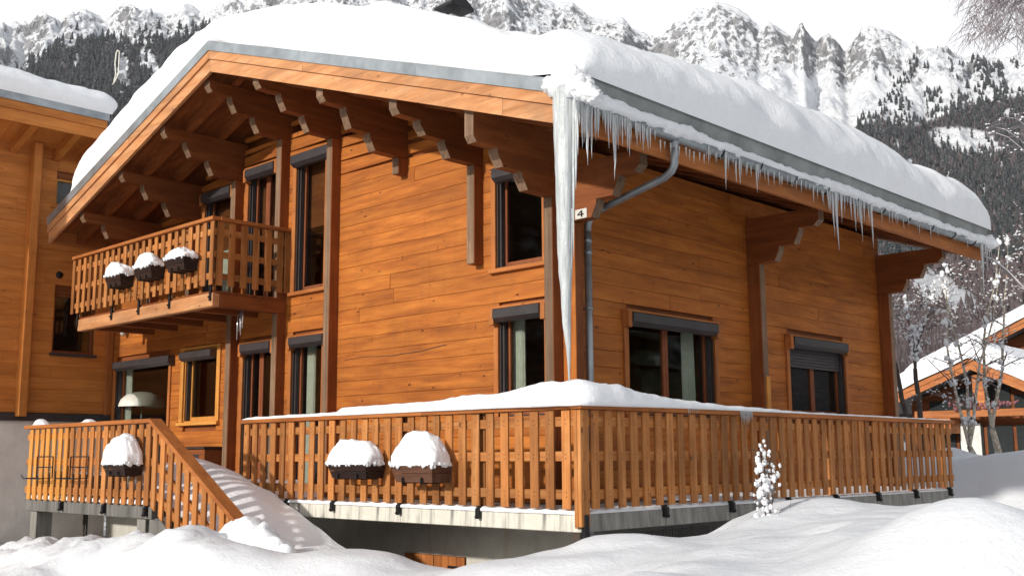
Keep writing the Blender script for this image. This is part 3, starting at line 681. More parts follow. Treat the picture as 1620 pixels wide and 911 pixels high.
for z in (2.2, .6): m_.tube([(.12, .32, z), (.12, .32, z - .03)], .050, 12); m_.box(0, .1, .31, .33, z - .03, z)
# pipe collars on the slanted run
m_.tube([(.35, .28, 3.30), (.42, .265, 3.322)], .048, 12)
obj('downpipe', m_, ZINC, chalet, (.12, .32, 0))
# house number plate
m_ = MB(); m_.box(.215, .385, -.012, -.002, 3.155, 3.265, 0, .003); pl = obj('number_plate', m_, plain('enamel_white', (.58, .56, .50), .5), chalet)
m_ = MB(); m_.add([(.305, -.016, 3.245), (.325, -.016, 3.245), (.325, -.016, 3.172), (.305, -.016, 3.172), (.255, -.016, 3.208), (.345, -.016, 3.208), (.345, -.016, 3.194), (.250, -.016, 3.194), (.268, -.016, 3.208), (.305, -.016, 3.226)], [(0, 3, 2, 1), (4, 7, 6, 5), (0, 4, 8, 9)])
obj('numeral', m_, BLACK, pl)
# chimney with black cap
m_ = MB(); m_.box(-5.30, -4.98, 2.9, 3.3, 6.0, 8.05, 0, .01); ch = obj('chimney', m_, plain('chimney_render', (.3, .28, .26), .8), roof)
m_ = MB(); m_.prism([(2.84, 8.20), (3.38, 8.20), (3.38, 8.24), (3.11, 8.44), (2.84, 8.24)], 'X', -5.36, -4.92); obj('chimney_cap', m_, BLACK, roof)

# ---- windows (u along the wall, o outwards, z up)
def wmap(side):
    return (lambda u, o, z: (u, -o, z)) if side == 'g' else (lambda u, o, z: (o, u, z))
def wbox(m_, side, u0, u1, o0, o1, z0, z1, mi=0, c=0.):
    f = wmap(side); a = f(u0, o0, z0); b = f(u1, o1, z1); m_.box(a[0], b[0], a[1], b[1], a[2], b[2], mi, c)
def window(name, side, u0, u1, z0, z1, mull=(), trim=.07, sill=False, box=(None, None, None, None), blocks=True, trimmat='trim', fr='std', shutter=None, hood=True, tout=.03):
    """u0..u1,z0..z1 = opening; box = (u0,u1,z0,z1) of the shutter box"""
    uc = (u0 + u1) / 2; f = wmap(side); w = part(name, f(uc, 0, z0), chalet)
    ax = 'x' if side == 'g' else 'y'; TV, TH = W_[trimmat + 'z'], W_[trimmat + ax]
    for s, (a, b) in (('l', (u0 - trim, u0)), ('r', (u1, u1 + trim))):
        m_ = MB(); wbox(m_, side, a, b, 0.002, tout, z0 - (.0 if not sill else .0), z1 + .0, 0, .004); obj('side_trim', m_, TV, w, f((a + b) / 2, 0, z0))
    m_ = MB(); wbox(m_, side, u0 - trim - .01, u1 + trim + .01, .002, tout + .012, z1 + .002, z1 + .05, 0, .004); obj('head_trim', m_, TH, w, f(uc, 0, z1))
    if sill: m_ = MB(); wbox(m_, side, u0 - trim - .015, u1 + trim + .015, -.02, .07, z0 - .055, z0 - .002, 0, .006); obj('sill', m_, TH, w, f(uc, 0, z0))
    # reveal
    m_ = MB()
    wbox(m_, side, u0 - .001, u0 + .022, -.20, -.002, z0, z1); wbox(m_, side, u1 - .022, u1 + .001, -.20, -.002, z0, z1); wbox(m_, side, u0, u1, -.20, -.002, z1 - .02, z1 + .001); wbox(m_, side, u0, u1, -.20, -.002, z0 - .001, z0 + .02)
    obj('reveal', m_, FRAMED if fr == 'std' else W_['newz'], w)
    fm = FRAME if fr == 'std' else W_['newz']
    edges = [u0 + .022] + list(mull) + [u1 - .022]; d0, d1 = -.15, -.10
    for a, b in zip(edges, edges[1:]):
        m_ = MB(); t = .055
        wbox(m_, side, a + .002, a + t, d0, d1, z0 + .02, z1 - .02, 0, .004); wbox(m_, side, b - t, b - .002, d0, d1, z0 + .02, z1 - .02, 0, .004)
        wbox(m_, side, a + t, b - t, d0 + .003, d1 - .003, z0 + .02, z0 + .02 + t * 1.2, 0, .004); wbox(m_, side, a + t, b - t, d0 + .003, d1 - .003, z1 - .02 - t, z1 - .02, 0, .004)
        obj('frame', m_, fm, w, f((a + b) / 2, -.12, z0))
        m_ = MB(); wbox(m_, side, a + t - .003, b - t + .003, -.128, -.122, z0 + .02 + t, z1 - .02 - t); obj('pane', m_, GLASS, w, f((a + b) / 2, -.125, (z0 + z1) / 2))
    if box[0] is not None:
        a, b, c, d = box; m_ = MB(); pr = [(.004, d), (.125, d), (.135, d - .012), (.135, c + .045), (.075, c), (.004, c)]
        if side == 'g': m_.prism([(-o, z) for o, z in pr], 'X', a, b)
        else: m_.prism([(o, z) for o, z in pr], 'Y', a, b)
        obj('shutter_box', m_, DARK, w, f((a + b) / 2, .06, c))
        # guide rails
        for ua in (u0 + .022, u1 - .05): m_ = MB(); wbox(m_, side, ua, ua + .028, -.09, -.03, z0 + .02, z1 - .02); obj('shutter_guide', m_, DARK, w, f(ua, -.06, z0))
        if blocks:
            for s, (p, q) in (('l', (a - .075, a - .004)), ('r', (b + .004, b + .075))):
                m_ = MB(); wbox(m_, side, p, q, .004, .115, c - .03, d + .005, 0, .004); obj('end_block', m_, TV, w, f((p + q) / 2, .05, c))
        if hood: m_ = MB(); wbox(m_, side, a - .085, b + .085, .002, .10, d + .006, d + .035, 0, .004); obj('hood_board', m_, TH, w, f((a + b) / 2, .05, d))
    if shutter:
        zz = shutter; k = 0
        while zz < z1 - .02:
            m_ = MB(); wbox(m_, side, u0 + .03, u1 - .03, -.075, -.055, zz, min(zz + .042, z1 - .02), 0, .006); obj('shutter_slat', m_, DARK, w, f(uc, -.06, zz)); zz += .045
    return w
g = gop
window('window', 'g', *g['W1'], trim=.075, sill=True, box=(-1.0, -.19, 3.79, 3.955), blocks=False)
window('window', 'g', *g['W2'], trim=.075, sill=True, box=(-.99, -.25, 2.09, 2.245))
window('window', 'g', *g['W3'], trim=.09, sill=True, box=(-5.23, -4.33, 4.79, 4.965), blocks=False, hood=False)
window('balcony_door', 'g', *g['W4'], trim=.08, mull=(-6.15,), box=(-6.47, -5.69, 4.82, 4.985))
window('balcony_door', 'g', *g['W5'], trim=.08, box=(-7.78, -6.91, 4.66, 4.825), blocks=True, hood=False)
window('terrace_door', 'g', *g['W6'], trim=.08, box=(-5.17, -4.36, 2.09, 2.235))
window('terrace_door', 'g', *g['W7'], trim=.08, mull=(-6.2,), box=(-6.46, -5.67, 2.08, 2.235))
window('window', 'g', *g['W8'], trim=.1, sill=True, box=(-8.28, -7.30, 2.09, 2.235), trimmat='new', fr='new', blocks=False, hood=False)
window('terrace_door', 'g', *g['W9'], trim=.07, box=(-10.62, -8.63, 2.07, 2.225), blocks=False, hood=False)
window('window', 'e', *eop['E1'], trim=.085, mull=(2.08,), box=(1.14, 2.96, 2.07, 2.225), sill=True)
window('window', 'e', *eop['E2'], trim=.085, mull=(5.82,), box=(4.94, 6.58, 2.06, 2.215), sill=True, shutter=1.79)
# vent hole and lamp fittings on the walls
m_ = MB(); q = P(195, 527, 'Y', -.08); m_.blob(q, .055, 10, 6, amp=.02); m_.tube([(q[0], 0, q[2]), (q[0], -.07, q[2])], .02, 6); obj('wall_lamp', m_, plain('lamp_glass', (.5, .45, .4), .3), chalet)
# ---- interior things seen through panes
def curtain(u0, u1, o, z0, z1, side, label, n_=5):
    m_ = MB(); f = wmap(side); k = n_ * 6; V = []
    for j, z in enumerate((z0, z1)):
        for i in range(k + 1): V.append(f(u0 + (u1 - u0) * i / k * (1 if j else 1.08), o + .03 * math.sin(i / k * n_ * 6.28), z))
    m_.add(V, [(i, i + 1, k + 2 + i, k + 1 + i) for i in range(k)], 0, True)
    V2 = [(x + .004, y + .004, z) for x, y, z in V]; m_.add(V2, [(i, i + 1, k + 2 + i, k + 1 + i) for i in range(k)], 0, True)
    return tag(obj('curtain', m_, CLOTH, None, f(u0, o, z0)), label, 'curtain', 'curtains behind the panes')
curtain(-1.02, -.80, -.22, .05, 2.15, 'g', 'pale green curtain behind the glass door nearest the house corner')
curtain(-10.86, -10.46, -.17, .05, 2.15, 'g', 'pale grey curtain beside the mushroom lamp')
curtain(-5.15, -4.98, -.22, .05, 2.15, 'g', 'pale curtain in the narrow ground floor door left of the open lit wall')
curtain(-7.60, -7.40, -.24, 2.9, 4.6, 'g', 'pale curtain behind the dark balcony door farthest from the ridge')
curtain(2.62, 2.90, -.24, 1.02, 2.18, 'e', 'pale curtain at the edge of the wide two pane window on the shaded wall')
lx, ly = -10.42, .36
la = empty('table_lamp', (lx, ly, .8), 'white mushroom shaped table lamp behind the large ground floor pane', 'lamp')
m_ = MB(); pr = [(.40, 1.44), (.405, 1.47), (.37, 1.57), (.28, 1.65), (.15, 1.70), (.02, 1.715)]; V = []; nn = 20
for r_, z in pr:
    for i in range(nn): a = 6.2832 * i / nn; V.append((lx + r_ * math.cos(a), ly + r_ * math.sin(a), z))
m_.add(V, [(i * nn + k, i * nn + (k + 1) % nn, (i + 1) * nn + (k + 1) % nn, (i + 1) * nn + k) for i in range(5) for k in range(nn)] + [tuple(range(5 * nn, 6 * nn))], 0, True); obj('lamp_shade', m_, WHITE, la)
m_ = MB(); m_.tube([(lx, ly, .8), (lx, ly, 1.6)], .012, 8); m_.tube([(lx, ly, .8), (lx, ly, .82)], .11, 16); obj('stem', m_, ZINC, la)
tb = empty('side_table', (lx, ly, 0), 'dark side table under the mushroom lamp', 'table'); m_ = MB(); m_.box(lx - .4, lx + .4, ly - .12, ly + .4, .76, .8, 0, .005); obj('tabletop', m_, FRAMED, tb)
for sx in (-.37, .33):
    for sy in (-.1, .34): m_ = MB(); m_.box(lx + sx, lx + sx + .04, ly + sy, ly + sy + .04, 0, .76); obj('leg', m_, FRAMED, tb)

# ------------------------------------------------------------------ basement
bs = empty('basement', (0, 0, -1.5), 'rendered basement wall under the terrace, grey in the shade and cream where sunlit', 'wall')
m_ = MB()
for a, b, c, d in rects((XL, -.03), [(-2.70, -1.60, -1.25, -.66)], -1.6, -.02): m_.box(a, b, .03, .3, c, d)
obj('front_wall', m_, RENDER, bs)
m_ = MB()
lv0, lv1, lz0, lz1 = P(1020, 850, 'X', 0)[1], P(1128, 850, 'X', 0)[1], -.72, P(1020, 841, 'X', 0)[2]
for a, b, c, d in rects((.3, YB), [(lv0, lv1, lz0, lz1)], -1.6, -.02): m_.box(-.3, -.03, a, b, c, d)
m_.box(-.32, -.2, lv0, lv1, lz0, lz1)
obj('side_wall', m_, RENDERG, bs)
y = lv0
while y < lv1 - .02:
    m_ = MB(); m_.box(-.12, -.02, y + .004, y + .048, lz0, lz1, 0, .006); obj('louvre_slat', m_, RENDERG, bs, (-.05, y, lz0)); y += .06
for i, (a, b) in enumerate(((-2.70, -2.16), (-2.15, -1.61))):
    m_ = MB(); k = 4; wv = (b - a) / k
    sh = None
    for j in range(k):
        m_ = MB(); m_.box(a + j * wv + .002, a + (j + 1) * wv - .002, -.0, .03, -1.25, -.662, 0, .004); o = obj('shutter_board', m_, W_['trimz'], bs, (a + j * wv, 0, -1))
    m_ = MB(); m_.box(a + .02 if i == 0 else b - .28, a + .28 if i == 0 else b - .02, -.012, -.001, -.80, -.772, 0, .002); obj('strap_hinge', m_, BLACK, bs)

# ------------------------------------------------------------------ terrace
ter = empty('terrace', (1.5, -1.5, 0), 'concrete terrace slab with stained white edge wrapping the house corner', 'terrace')
TL, TR, TF, TB = -3.95, 1.50, -1.50, 6.86
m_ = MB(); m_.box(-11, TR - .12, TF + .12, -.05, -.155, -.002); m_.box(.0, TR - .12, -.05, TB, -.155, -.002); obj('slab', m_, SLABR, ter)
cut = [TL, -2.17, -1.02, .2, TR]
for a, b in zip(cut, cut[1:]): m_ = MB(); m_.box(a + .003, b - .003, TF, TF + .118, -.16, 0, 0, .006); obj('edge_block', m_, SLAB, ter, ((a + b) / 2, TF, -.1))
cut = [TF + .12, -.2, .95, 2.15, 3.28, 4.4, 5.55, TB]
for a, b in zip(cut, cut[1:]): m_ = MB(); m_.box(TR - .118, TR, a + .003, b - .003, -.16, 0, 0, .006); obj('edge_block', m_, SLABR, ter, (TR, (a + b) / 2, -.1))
m_ = MB(); m_.box(TR - .13, TR - .04, TF + .03, TF + .12, -1.4, -.162, 0, .005); obj('corner_post', m_, plain('dark_post', (.06, .04, .03), .7), ter)

def smooth_rail_snow(name, pts, hts, wid, label, seed=0., mat=None, group=None):
    """snow lying along a rail: pts world polyline, height and half width per point, bumpy"""
    path = []; H = []; Wd = []
    for i in range(len(pts) - 1):
        p, q = np.array(pts[i], float), np.array(pts[i + 1], float); k = max(2, int(np.linalg.norm(q - p) / .035))
        for t in np.arange(k) / k: path.append(p + (q - p) * t); H.append(hts[i] + (hts[i + 1] - hts[i]) * (t * t * (3 - 2 * t))); Wd.append(wid[i] + (wid[i + 1] - wid[i]) * t)
    path.append(np.array(pts[-1], float)); H.append(hts[-1]); Wd.append(wid[-1]); path = np.array(path); H = np.array(H); Wd = np.array(Wd)
    d = np.gradient(path, axis=0); d[:, 2] = 0
    ker = np.ones(5) / 5; d = np.stack([np.convolve(np.pad(d[:, i], 2, 'edge'), ker, 'valid') for i in range(3)], 1); d /= np.linalg.norm(d, axis=1)[:, None]; nrm = np.stack([-d[:, 1], d[:, 0], 0 * d[:, 0]], 1)
    K = 12; V = []
    H = H * (1 + .22 * fbm(path[:, 0] * 2.2 + seed, path[:, 1] * 2.2, 0 * H, 3)) + .006 * vnoise(path[:, 0] * 17 + seed, path[:, 1] * 17, 0 * H); H = np.maximum(H, .008)
    e = np.minimum(np.arange(len(H)), np.arange(len(H))[::-1]) * .035; H = H * np.clip(e / .12, .1, 1) ** .5
    for j in range(K + 1):
        a = math.pi * (-.08 + 1.16 * j / K); cs = math.cos(a); sn = math.sin(a)
        off = Wd * np.sign(cs) * abs(cs) ** .7; up = H * (abs(sn) ** .7) * (1 if sn > 0 else -.25)
        nn = .10 * fbm(path[:, 0] * 7 + j * .35, path[:, 1] * 7 + seed, path[:, 2] + j * .3, 2)
        V.append(path + nrm * (off * (1 + nn))[:, None] + np.array([0, 0, 1.]) * (up * (1 + nn))[:, None])
    V = np.array(V); L = len(path); m_ = MB()
    fs = [(j * L + i, j * L + i + 1, (j + 1) * L + i + 1, (j + 1) * L + i) for j in range(K) for i in range(L - 1)] + [(i, K * L + i, K * L + i + 1, i + 1) for i in range(L - 1)]
    m_.add(V.reshape(-1, 3), fs, 0, True); m_.add(V[:, 0], [tuple(range(K + 1))]); m_.add(V[:, -1], [tuple(range(K + 1))[::-1]])
    return tag(obj(name, m_, mat or SNOW, None, pts[0]), label, 'snow', group)

def railing(name, label, axis_, fixed, a, b, z0, z1, outw, posts, cat='railing', mats='rail', group=None, hand=(.05, .15), zrail=None, picks=None, reverse=False, fresh=None, brk=True, hand_cut=None):
    """straight railing; axis_ 'x' or 'y' = its run; fixed = other coordinate of the picket plane (outer face); outw = sign outwards"""
    def bx(m_, p, q, o0, o1, za, zb, c=.004):
        o0, o1 = fixed - outw * o0, fixed - outw * o1
        if axis_ == 'x': m_.box(p, q, o0, o1, za, zb, 0, c)
        else: m_.box(o0, o1, p, q, za, zb, 0, c)
    def pt(t, z=z0): return (t, fixed, z) if axis_ == 'x' else (fixed, t, z)
    r = empty(name, pt((a + b) / 2), label, cat, group); g_ = mats
    cuts = hand_cut or [a, b]
    for p, q in zip(cuts, cuts[1:]):
        m_ = MB(); bx(m_, p + .001, q - .001, -.035, .115, z1 - hand[0], z1, .006); obj('handrail', m_, W_[g_ + axis_] if not g_ == 'rail' else W_['trim' + axis_], r, pt((p + q) / 2, z1))
    zs = zrail or (z1 - hand[0] - .11, (z0 + z1) / 2 - .0, z0 + .13)
    for z in zs: m_ = MB(); bx(m_, a + .01, b - .01, .024, .062, z - .045, z + .045); obj('cross_rail', m_, W_[g_ + axis_], r, pt((a + b) / 2, z))
    protos = {}
    def proto(mt):
        out = []
        for i in range(3):
            m_ = MB(); w = .102 + .003 * i
            if axis_ == 'x': m_.box(-w / 2, w / 2, -outw * 0, -outw * .023, 0, z1 - hand[0] - .002 - z0 - .0, 0, .003)
            else: m_.box(-outw * .022, 0, -w / 2, w / 2, 0, z1 - hand[0] - .002 - z0, 0, .003)
            base_ = [0] * len(m_.f)
            for zz in (zrail or (z1 - hand[0] - .11, (z0 + z1) / 2, z0 + .13)):
                for dz in (-.02, .02):
                    zc_ = zz - z0 + dz; q_ = .005
                    if axis_ == 'x': yy = .0235 if outw > 0 else -.0005; m_.add([(-q_, -outw * .0235 if outw > 0 else -.0008, zc_ - q_), (q_, -.0008 if outw < 0 else -.0235, zc_ - q_), (q_, -.0008 if outw < 0 else -.0235, zc_ + q_), (-q_, -.0008 if outw < 0 else -.0235, zc_ + q_)], [(0, 1, 2, 3)], 1)
                    else: m_.add([(.0008, -q_, zc_ - q_), (.0008, q_, zc_ - q_), (.0008, q_, zc_ + q_), (.0008, -q_, zc_ + q_)], [(0, 1, 2, 3)], 1)
            me = bpy.data.meshes.new('picket'); me.from_pydata(m_.v, [], m_.f); me.materials.append(mt); me.materials.append(BLACK); me.polygons.foreach_set('material_index', m_.m); out.append(me)
        return out
    protos['n'] = proto(W_[g_ + 'z']); protos['f'] = proto(W_['newz']) if fresh else None
    for i, t in enumerate(picks):
        me = random.choice(protos['f'] if fresh and t < fresh else protos['n'])
        o = link('picket', me, r, pt(t + random.uniform(-.006, .006), z0)); o.location.z += 0; o.rotation_euler = (random.uniform(-.006, .006), random.uniform(-.006, .006), random.uniform(-.02, .02))
        o.scale = (1, 1, 1 - random.uniform(0, .006))
    for t in posts:
        m_ = MB(); bx(m_, t - .035, t + .035, .066, .115, z0 - .02, z1 - hand[0] - .001); obj('post', m_, W_[g_ + 'z'], r, pt(t))
        if brk: m_ = MB(); bx(m_, t - .022, t + .022, .004, .058, z0 - .12, z0 + .0, .003); bx(m_, t - .022, t + .022, -.014, .004, z0 - .125, z0 - .02, .003); m_.tube([pt(t, z0 - .105), tuple(np.array(pt(t, z0 - .105)) + np.array([0, outw * .03, 0] if axis_ == 'x' else [outw * .03, 0, 0]))], .012, 6); obj('bracket', m_, BLACK, r, pt(t, z0 - .1))
    return r
pk = [1.357 - .1975 * i for i in range(28)]
railing('terrace_railing', 'sunlit picket railing of the terrace facing front, with two snow heaped planters', 'x', -1.54, -4.07, 1.555, .045, 1.0, -1, [-3.9, -3.08, -2.17, -1.01, .20], picks=pk, hand_cut=[-4.07, -.6, 1.42], group=None)
pk = [-1.324 + .1965 * i for i in range(42)]
railing('terrace_railing', 'long shaded picket railing of the terrace along the eave side', 'y', 1.54, -1.5, 6.90, .045, 1.0, 1, [-.24, .955, 2.15, 3.28, 4.41, 5.55, 6.70], picks=pk, hand_cut=[-1.5 - .075, 1.9, 5.3, 6.90])
crn = empty('corner_post', (1.5, -1.5, 0), 'railing corner post where the sunlit and shaded terrace railings meet', 'post')
m_ = MB(); m_.box(1.50, 1.54, -1.54, -1.415, -.11, .948, 0, .005); obj('post', m_, W_['railz'], crn); m_ = MB(); m_.box(1.455, 1.498, -1.54, -1.505, -.12, .948, 0, .005); obj('post', m_, W_['railz'], crn)
m_ = MB(); m_.box(1.502, 1.55, -1.50, -1.44, -.26, -.0, 0, .004); obj('bracket', m_, BLACK, crn)
smooth_rail_snow('rail_snow', [(-4.02, -1.50, 1.0), (-2.1, -1.50, 1.0), (-2.0, -1.5, 1.0), (-.5, -1.5, 1.0), (.6, -1.50, 1.0), (1.2, -1.50, 1.0), (1.46, -1.46, 1.0), (1.49, -1.1, 1.0), (1.50, -.5, 1.0), (1.50, .1, 1.0), (1.50, 1.0, 1.0), (1.50, 2.8, 1.0), (1.5, 6.8, 1.0)],
                 [.03, .035, .085, .105, .15, .21, .235, .20, .12, .075, .045, .022, .012], [.075, .08, .09, .10, .12, .16, .19, .17, .13, .11, .095, .08, .07], 'long ridge of snow on the terrace handrail, highest at the corner')
# snow along the slab edges
smooth_rail_snow('snow_strip', [(-3.75, -1.42, .0), (1.40, -1.42, .0), (1.40, -1.2, 0), (1.44, 6.8, 0)], [.04, .045, .05, .02], [.10, .10, .09, .06], 'thin snow strip on the terrace slab beneath the pickets', 3.)
# snow lying on the deck
def deck_snow(name, x0, x1, y0, y1, base, hfun, label, res=.07):
    X, Y = np.meshgrid(np.arange(x0, x1 + res, res), np.arange(y0, y1 + res, res), indexing='ij'); d = np.minimum(np.minimum(X - x0, x1 - X), np.minimum(Y - y0, y1 - Y))
    h = hfun(X, Y) * np.clip(d / .15 + .05, .0, 1) ** .5; Z = base + h + .02 * fbm(X * 4, Y * 4, 0 * X, 3) * np.clip(d / .2, 0, 1)
    o = obj_np(name, np.stack([X, Y, Z], -1).reshape(-1, 3), grid_faces(*X.shape), SNOW); return tag(o, label, 'snow')
deck_snow('snow_patch', .25, 1.36, 1.2, 6.7, .005, lambda X, Y: .05 + .04 * np.clip(fbm(X, Y, 0 * X, 2), 0, 1), 'snow lying on the terrace floor behind the shaded railing')

# icicle fringe hanging from the terrace handrail
def icicle(x, y, z, L, r, bend=0., n=7, rings=7, wob=.15):
    m_ = MB(); path = []; rad = []; sx = random.uniform(-.03, .03); ph = random.random() * 9
    for i in range(rings + 1):
        t = i / rings; path.append((x + sx * L * t * t + bend * t, y + random.uniform(-.02, .02) * L * t * .5, z - L * t)); rad.append(max(.0012, r * (1 - t) ** .8 * (1 + wob * math.sin(t * 19 + ph))))
    m_.tube(path, rad, n); return m_

# ------------------------------------------------------------------ balcony on the gable
bal = part('balcony', (-5.4, -1.25, 2.9), chalet)
m_ = MB(); m_.box(-9.66, -5.42, -1.24, -1.12, 2.62, 2.815, 0, .01); obj('balcony_beam', m_, W_['fasciax'], bal, (-7, -1.2, 2.7))
m_ = MB(); m_.box(-5.54, -5.42, -1.118, .0, 2.62, 2.815, 0, .01); obj('balcony_beam', m_, W_['beamy'], bal, (-5.5, -.6, 2.7))
for x in (-9.5, -8.7, -7.9, -7.1, -6.3): m_ = MB(); m_.box(x, x + .12, -1.118, .0, 2.64, 2.79, 0, .008); obj('joist', m_, W_['beamy'], bal, (x, -.6, 2.7))
for i in range(9): m_ = MB(); m_.box(-9.66, -5.42, -1.22 + i * .136, -1.22 + i * .136 + .131, 2.818, 2.845); obj('deck_board', m_, W_['beamx'], bal, (-7.5, -1.2 + i * .136, 2.83))
bp = [-5.40 - .2 * i for i in range(23)]
zp0, zp1 = 2.915, 3.885
m_ = MB(); m_.box(-9.80, -5.33, -1.335, -1.20, 3.835, 3.885, 0, .006); obj('handrail', m_, W_['trimx'], bal, (-7.5, -1.27, 3.85))
m_ = MB(); m_.box(-5.43, -5.32, -1.198, .0, 3.835, 3.885, 0, .006); obj('handrail', m_, W_['trimy'], bal, (-5.4, -.6, 3.85))
for z in (3.68, 3.36, 3.05):
    m_ = MB(); m_.box(-9.76, -5.37, -1.268, -1.232, z - .045, z + .045, 0, .004); obj('cross_rail', m_, W_['railx'], bal, (-7.5, -1.25, z))
    m_ = MB(); m_.box(-5.425, -5.390, -1.228, .0, z - .045, z + .045, 0, .004); obj('cross_rail', m_, W_['raily'], bal, (-5.4, -.6, z))
mbp = MB().box(-.047, .047, -.022, 0, 0, .915, 0, .003); mep = bpy.data.meshes.new('picket'); mep.from_pydata(mbp.v, [], mbp.f); mep.materials.append(W_['railz'])
for x in bp: o = link('picket', mep, bal, (x, -1.27, zp0)); o.rotation_euler = (0, random.uniform(-.005, .005), random.uniform(-.03, .03))
mbp = MB().box(0, .022, -.05, .05, 0, .915, 0, .003); mep = bpy.data.meshes.new('picket'); mep.from_pydata(mbp.v, [], mbp.f); mep.materials.append(W_['railz'])
for y in (-1.17, -.98, -.78, -.58, -.37, -.17, -.04): o = link('picket', mep, bal, (-5.388, y, zp0))
for x in (-9.655, -8.43, -7.54, -6.60, -5.46):
    m_ = MB(); m_.box(x - .022, x + .022, -1.262, -1.242, 2.70, 2.96, 0, .003); m_.box(x - .022, x + .022, -1.24, -1.18, 2.82, 2.9); m_.tube([(x, -1.262, 2.75), (x, -1.285, 2.75)], .014, 6); obj('bracket', m_, BLACK, bal, (x, -1.26, 2.8))
    m_ = MB(); m_.box(x - .035, x + .035, -1.23, -1.18, 2.85, 3.83, 0, .004); obj('post', m_, W_['railz'], bal, (x, -1.2, 2.9))
# ------------------------------------------------------------------ planters
def planter(x0, x1, yb, yf, z0, z1, sh, label, slabel, seed, mat=BOXW, peak=.0):
    r = empty('planter', ((x0 + x1) / 2, (yb + yf) / 2, z0), label, 'planter', 'wooden planters hung on the railings')
    ins = .05; t = .018; zc = (z0 + z1) / 2
    def trap(xa, xb, ya, yb_, xa2, xb2, ya2, yb2, za, zb_):
        v = [(xa, ya, za), (xb, ya, za), (xb, yb_, za), (xa, yb_, za), (xa2, ya2, zb_), (xb2, ya2, zb_), (xb2, yb2, zb_), (xa2, yb2, zb_)]
        return v, [(3, 2, 1, 0), (4, 5, 6, 7), (0, 1, 5, 4), (1, 2, 6, 5), (2, 3, 7, 6), (3, 0, 4, 7)]
    for lv in range(2):      # two boards on every side, tapering to the bottom
        za = z0 + lv * (z1 - z0) / 2 + .002; zb_ = z0 + (lv + 1) * (z1 - z0) / 2 - .002
        fa, fb = ins * (1 - (za - z0) / (z1 - z0)), ins * (1 - (zb_ - z0) / (z1 - z0))
        for nm, q in (('front_board', trap(x0 + fa, x1 - fa, yf + fa, yf + fa + t, x0 + fb, x1 - fb, yf + fb, yf + fb + t, za, zb_)),
                      ('side_board', trap(x1 - fa - t, x1 - fa + .002, yf + fa + t, yb, x1 - fb - t, x1 - fb + .002, yf + fb + t, yb, za, zb_)),
                      ('side_board', trap(x0 + fa - .002, x0 + fa + t, yf + fa + t, yb, x0 + fb - .002, x0 + fb + t, yf + fb + t, yb, za, zb_))):
            obj(nm, MB().add(*q), mat, r, ((x0 + x1) / 2, yf, za))
    m_ = MB(); m_.box(x0 + ins, x1 - ins, yf + ins, yb, z0, z0 + .015); m_.box(x0 + .03, x1 - .03, yb - .015, yb, z0, z1 - .01); obj('bottom_board', m_, mat, r)
    m_ = MB(); m_.box(x0 + .012, x1 - .012, yf + .02, yb - .015, z1 - .05, z1 - .02); obj('soil', m_, FRAMED, r)
    for xx in (x0 + .18, x1 - .18): m_ = MB(); m_.box(xx - .01, xx + .01, yf + .03, yb + .03, z0 - .012, z0 - .001); m_.box(xx - .01, xx + .01, yf + .015, yf + .03, z0 - .012, z0 + .05); obj('hanger', m_, BLACK, r)
    # the heap of snow on it
    nu, nv = 40, 22; V = []; ov = .008
    for i in range(nu + 1):
        for j in range(nv + 1):
            s_, t_ = -1 + 2 * i / nu, -1 + 2 * j / nv
            V.append((s_, t_))
    V = np.array(V); rr = np.maximum(abs(V[:, 0]), abs(V[:, 1])); rr = (abs(V[:, 0]) ** 5 + abs(V[:, 1]) ** 5) ** .2; prof = np.clip(1 - rr ** 5., 0, 1) ** .55
    ang = np.where(V[:, 0] < peak, (V[:, 0] - peak) / (1 + peak), (V[:, 0] - peak) / (1 - peak)); shape = (1 - .42 * np.abs(ang) ** 2.0) * (1 - .12 * V[:, 1] ** 2)
    cx, cy = (x0 + x1) / 2, (yb + yf) / 2; hx, hy = (x1 - x0) / 2 + ov, (yb - yf) / 2 + ov
    bul = 1 + .08 * prof * (1 - prof) * 4
    Xs = cx + V[:, 0] * hx * bul; Ys = cy + V[:, 1] * hy * bul; Zs = z1 - .012 + sh * prof * shape
    nz = fbm(Xs * 6 + seed, Ys * 6, Zs * 6, 4); nz2 = vnoise(Xs * 28 + seed, Ys * 28, Zs * 28)
    Zs = Zs + prof * (.075 * nz + .010 * nz2); Xs = Xs + .045 * nz * np.sign(V[:, 0]) * abs(V[:, 0]); Ys = Ys - .012 * nz2
    V3 = np.stack([Xs, Ys, Zs], 1)
    fb_ = MB(); rs_ = np.random.RandomState(int(seed * 7))
    for q_ in range(46):
        if q_ % 3: bx_, by_ = rs_.uniform(x0, x1), yf - .004
        else: bx_, by_ = x1 + .004, rs_.uniform(yf, yb - .03)
        r_ = rs_.uniform(.008, .020); fb_.blob((bx_, by_ + rs_.uniform(-.004, .01), z1 - rs_.uniform(-.02, .016)), (r_ * 1.4, r_, r_ * rs_.uniform(.9, 1.9)), 7, 5, amp=.5, fr=3, seed=q_ * 1.7)
    fr_ = obj('snow_fringe', fb_, SNOWF, r); fr_['kind'] = 'stuff'
    o = obj_np('snow_heap', V3 - np.array([cx, cy, z1]), grid_faces(nu + 1, nv + 1), SNOWF); o.location = (cx, cy, z1); tag(o, slabel, 'snow', 'snow heaps on the planters'); return r
planter(-1.875, -1.19, -1.57, -1.84, .30, .46, .27, 'black planter on the sunlit terrace railing, left of its brown twin', 'snow heap on the black terrace planter', 1.)
planter(-.78, -.13, -1.57, -1.85, .27, .45, .35, 'brown planter with the tallest snow heap on the terrace railing', 'tallest blocky snow heap on the brown terrace planter', 5., wood('planter_brown', 'x', (.06, .026, .015), (.11, .05, .03), (.16, .08, .05), .3, .2, .6), -.2)
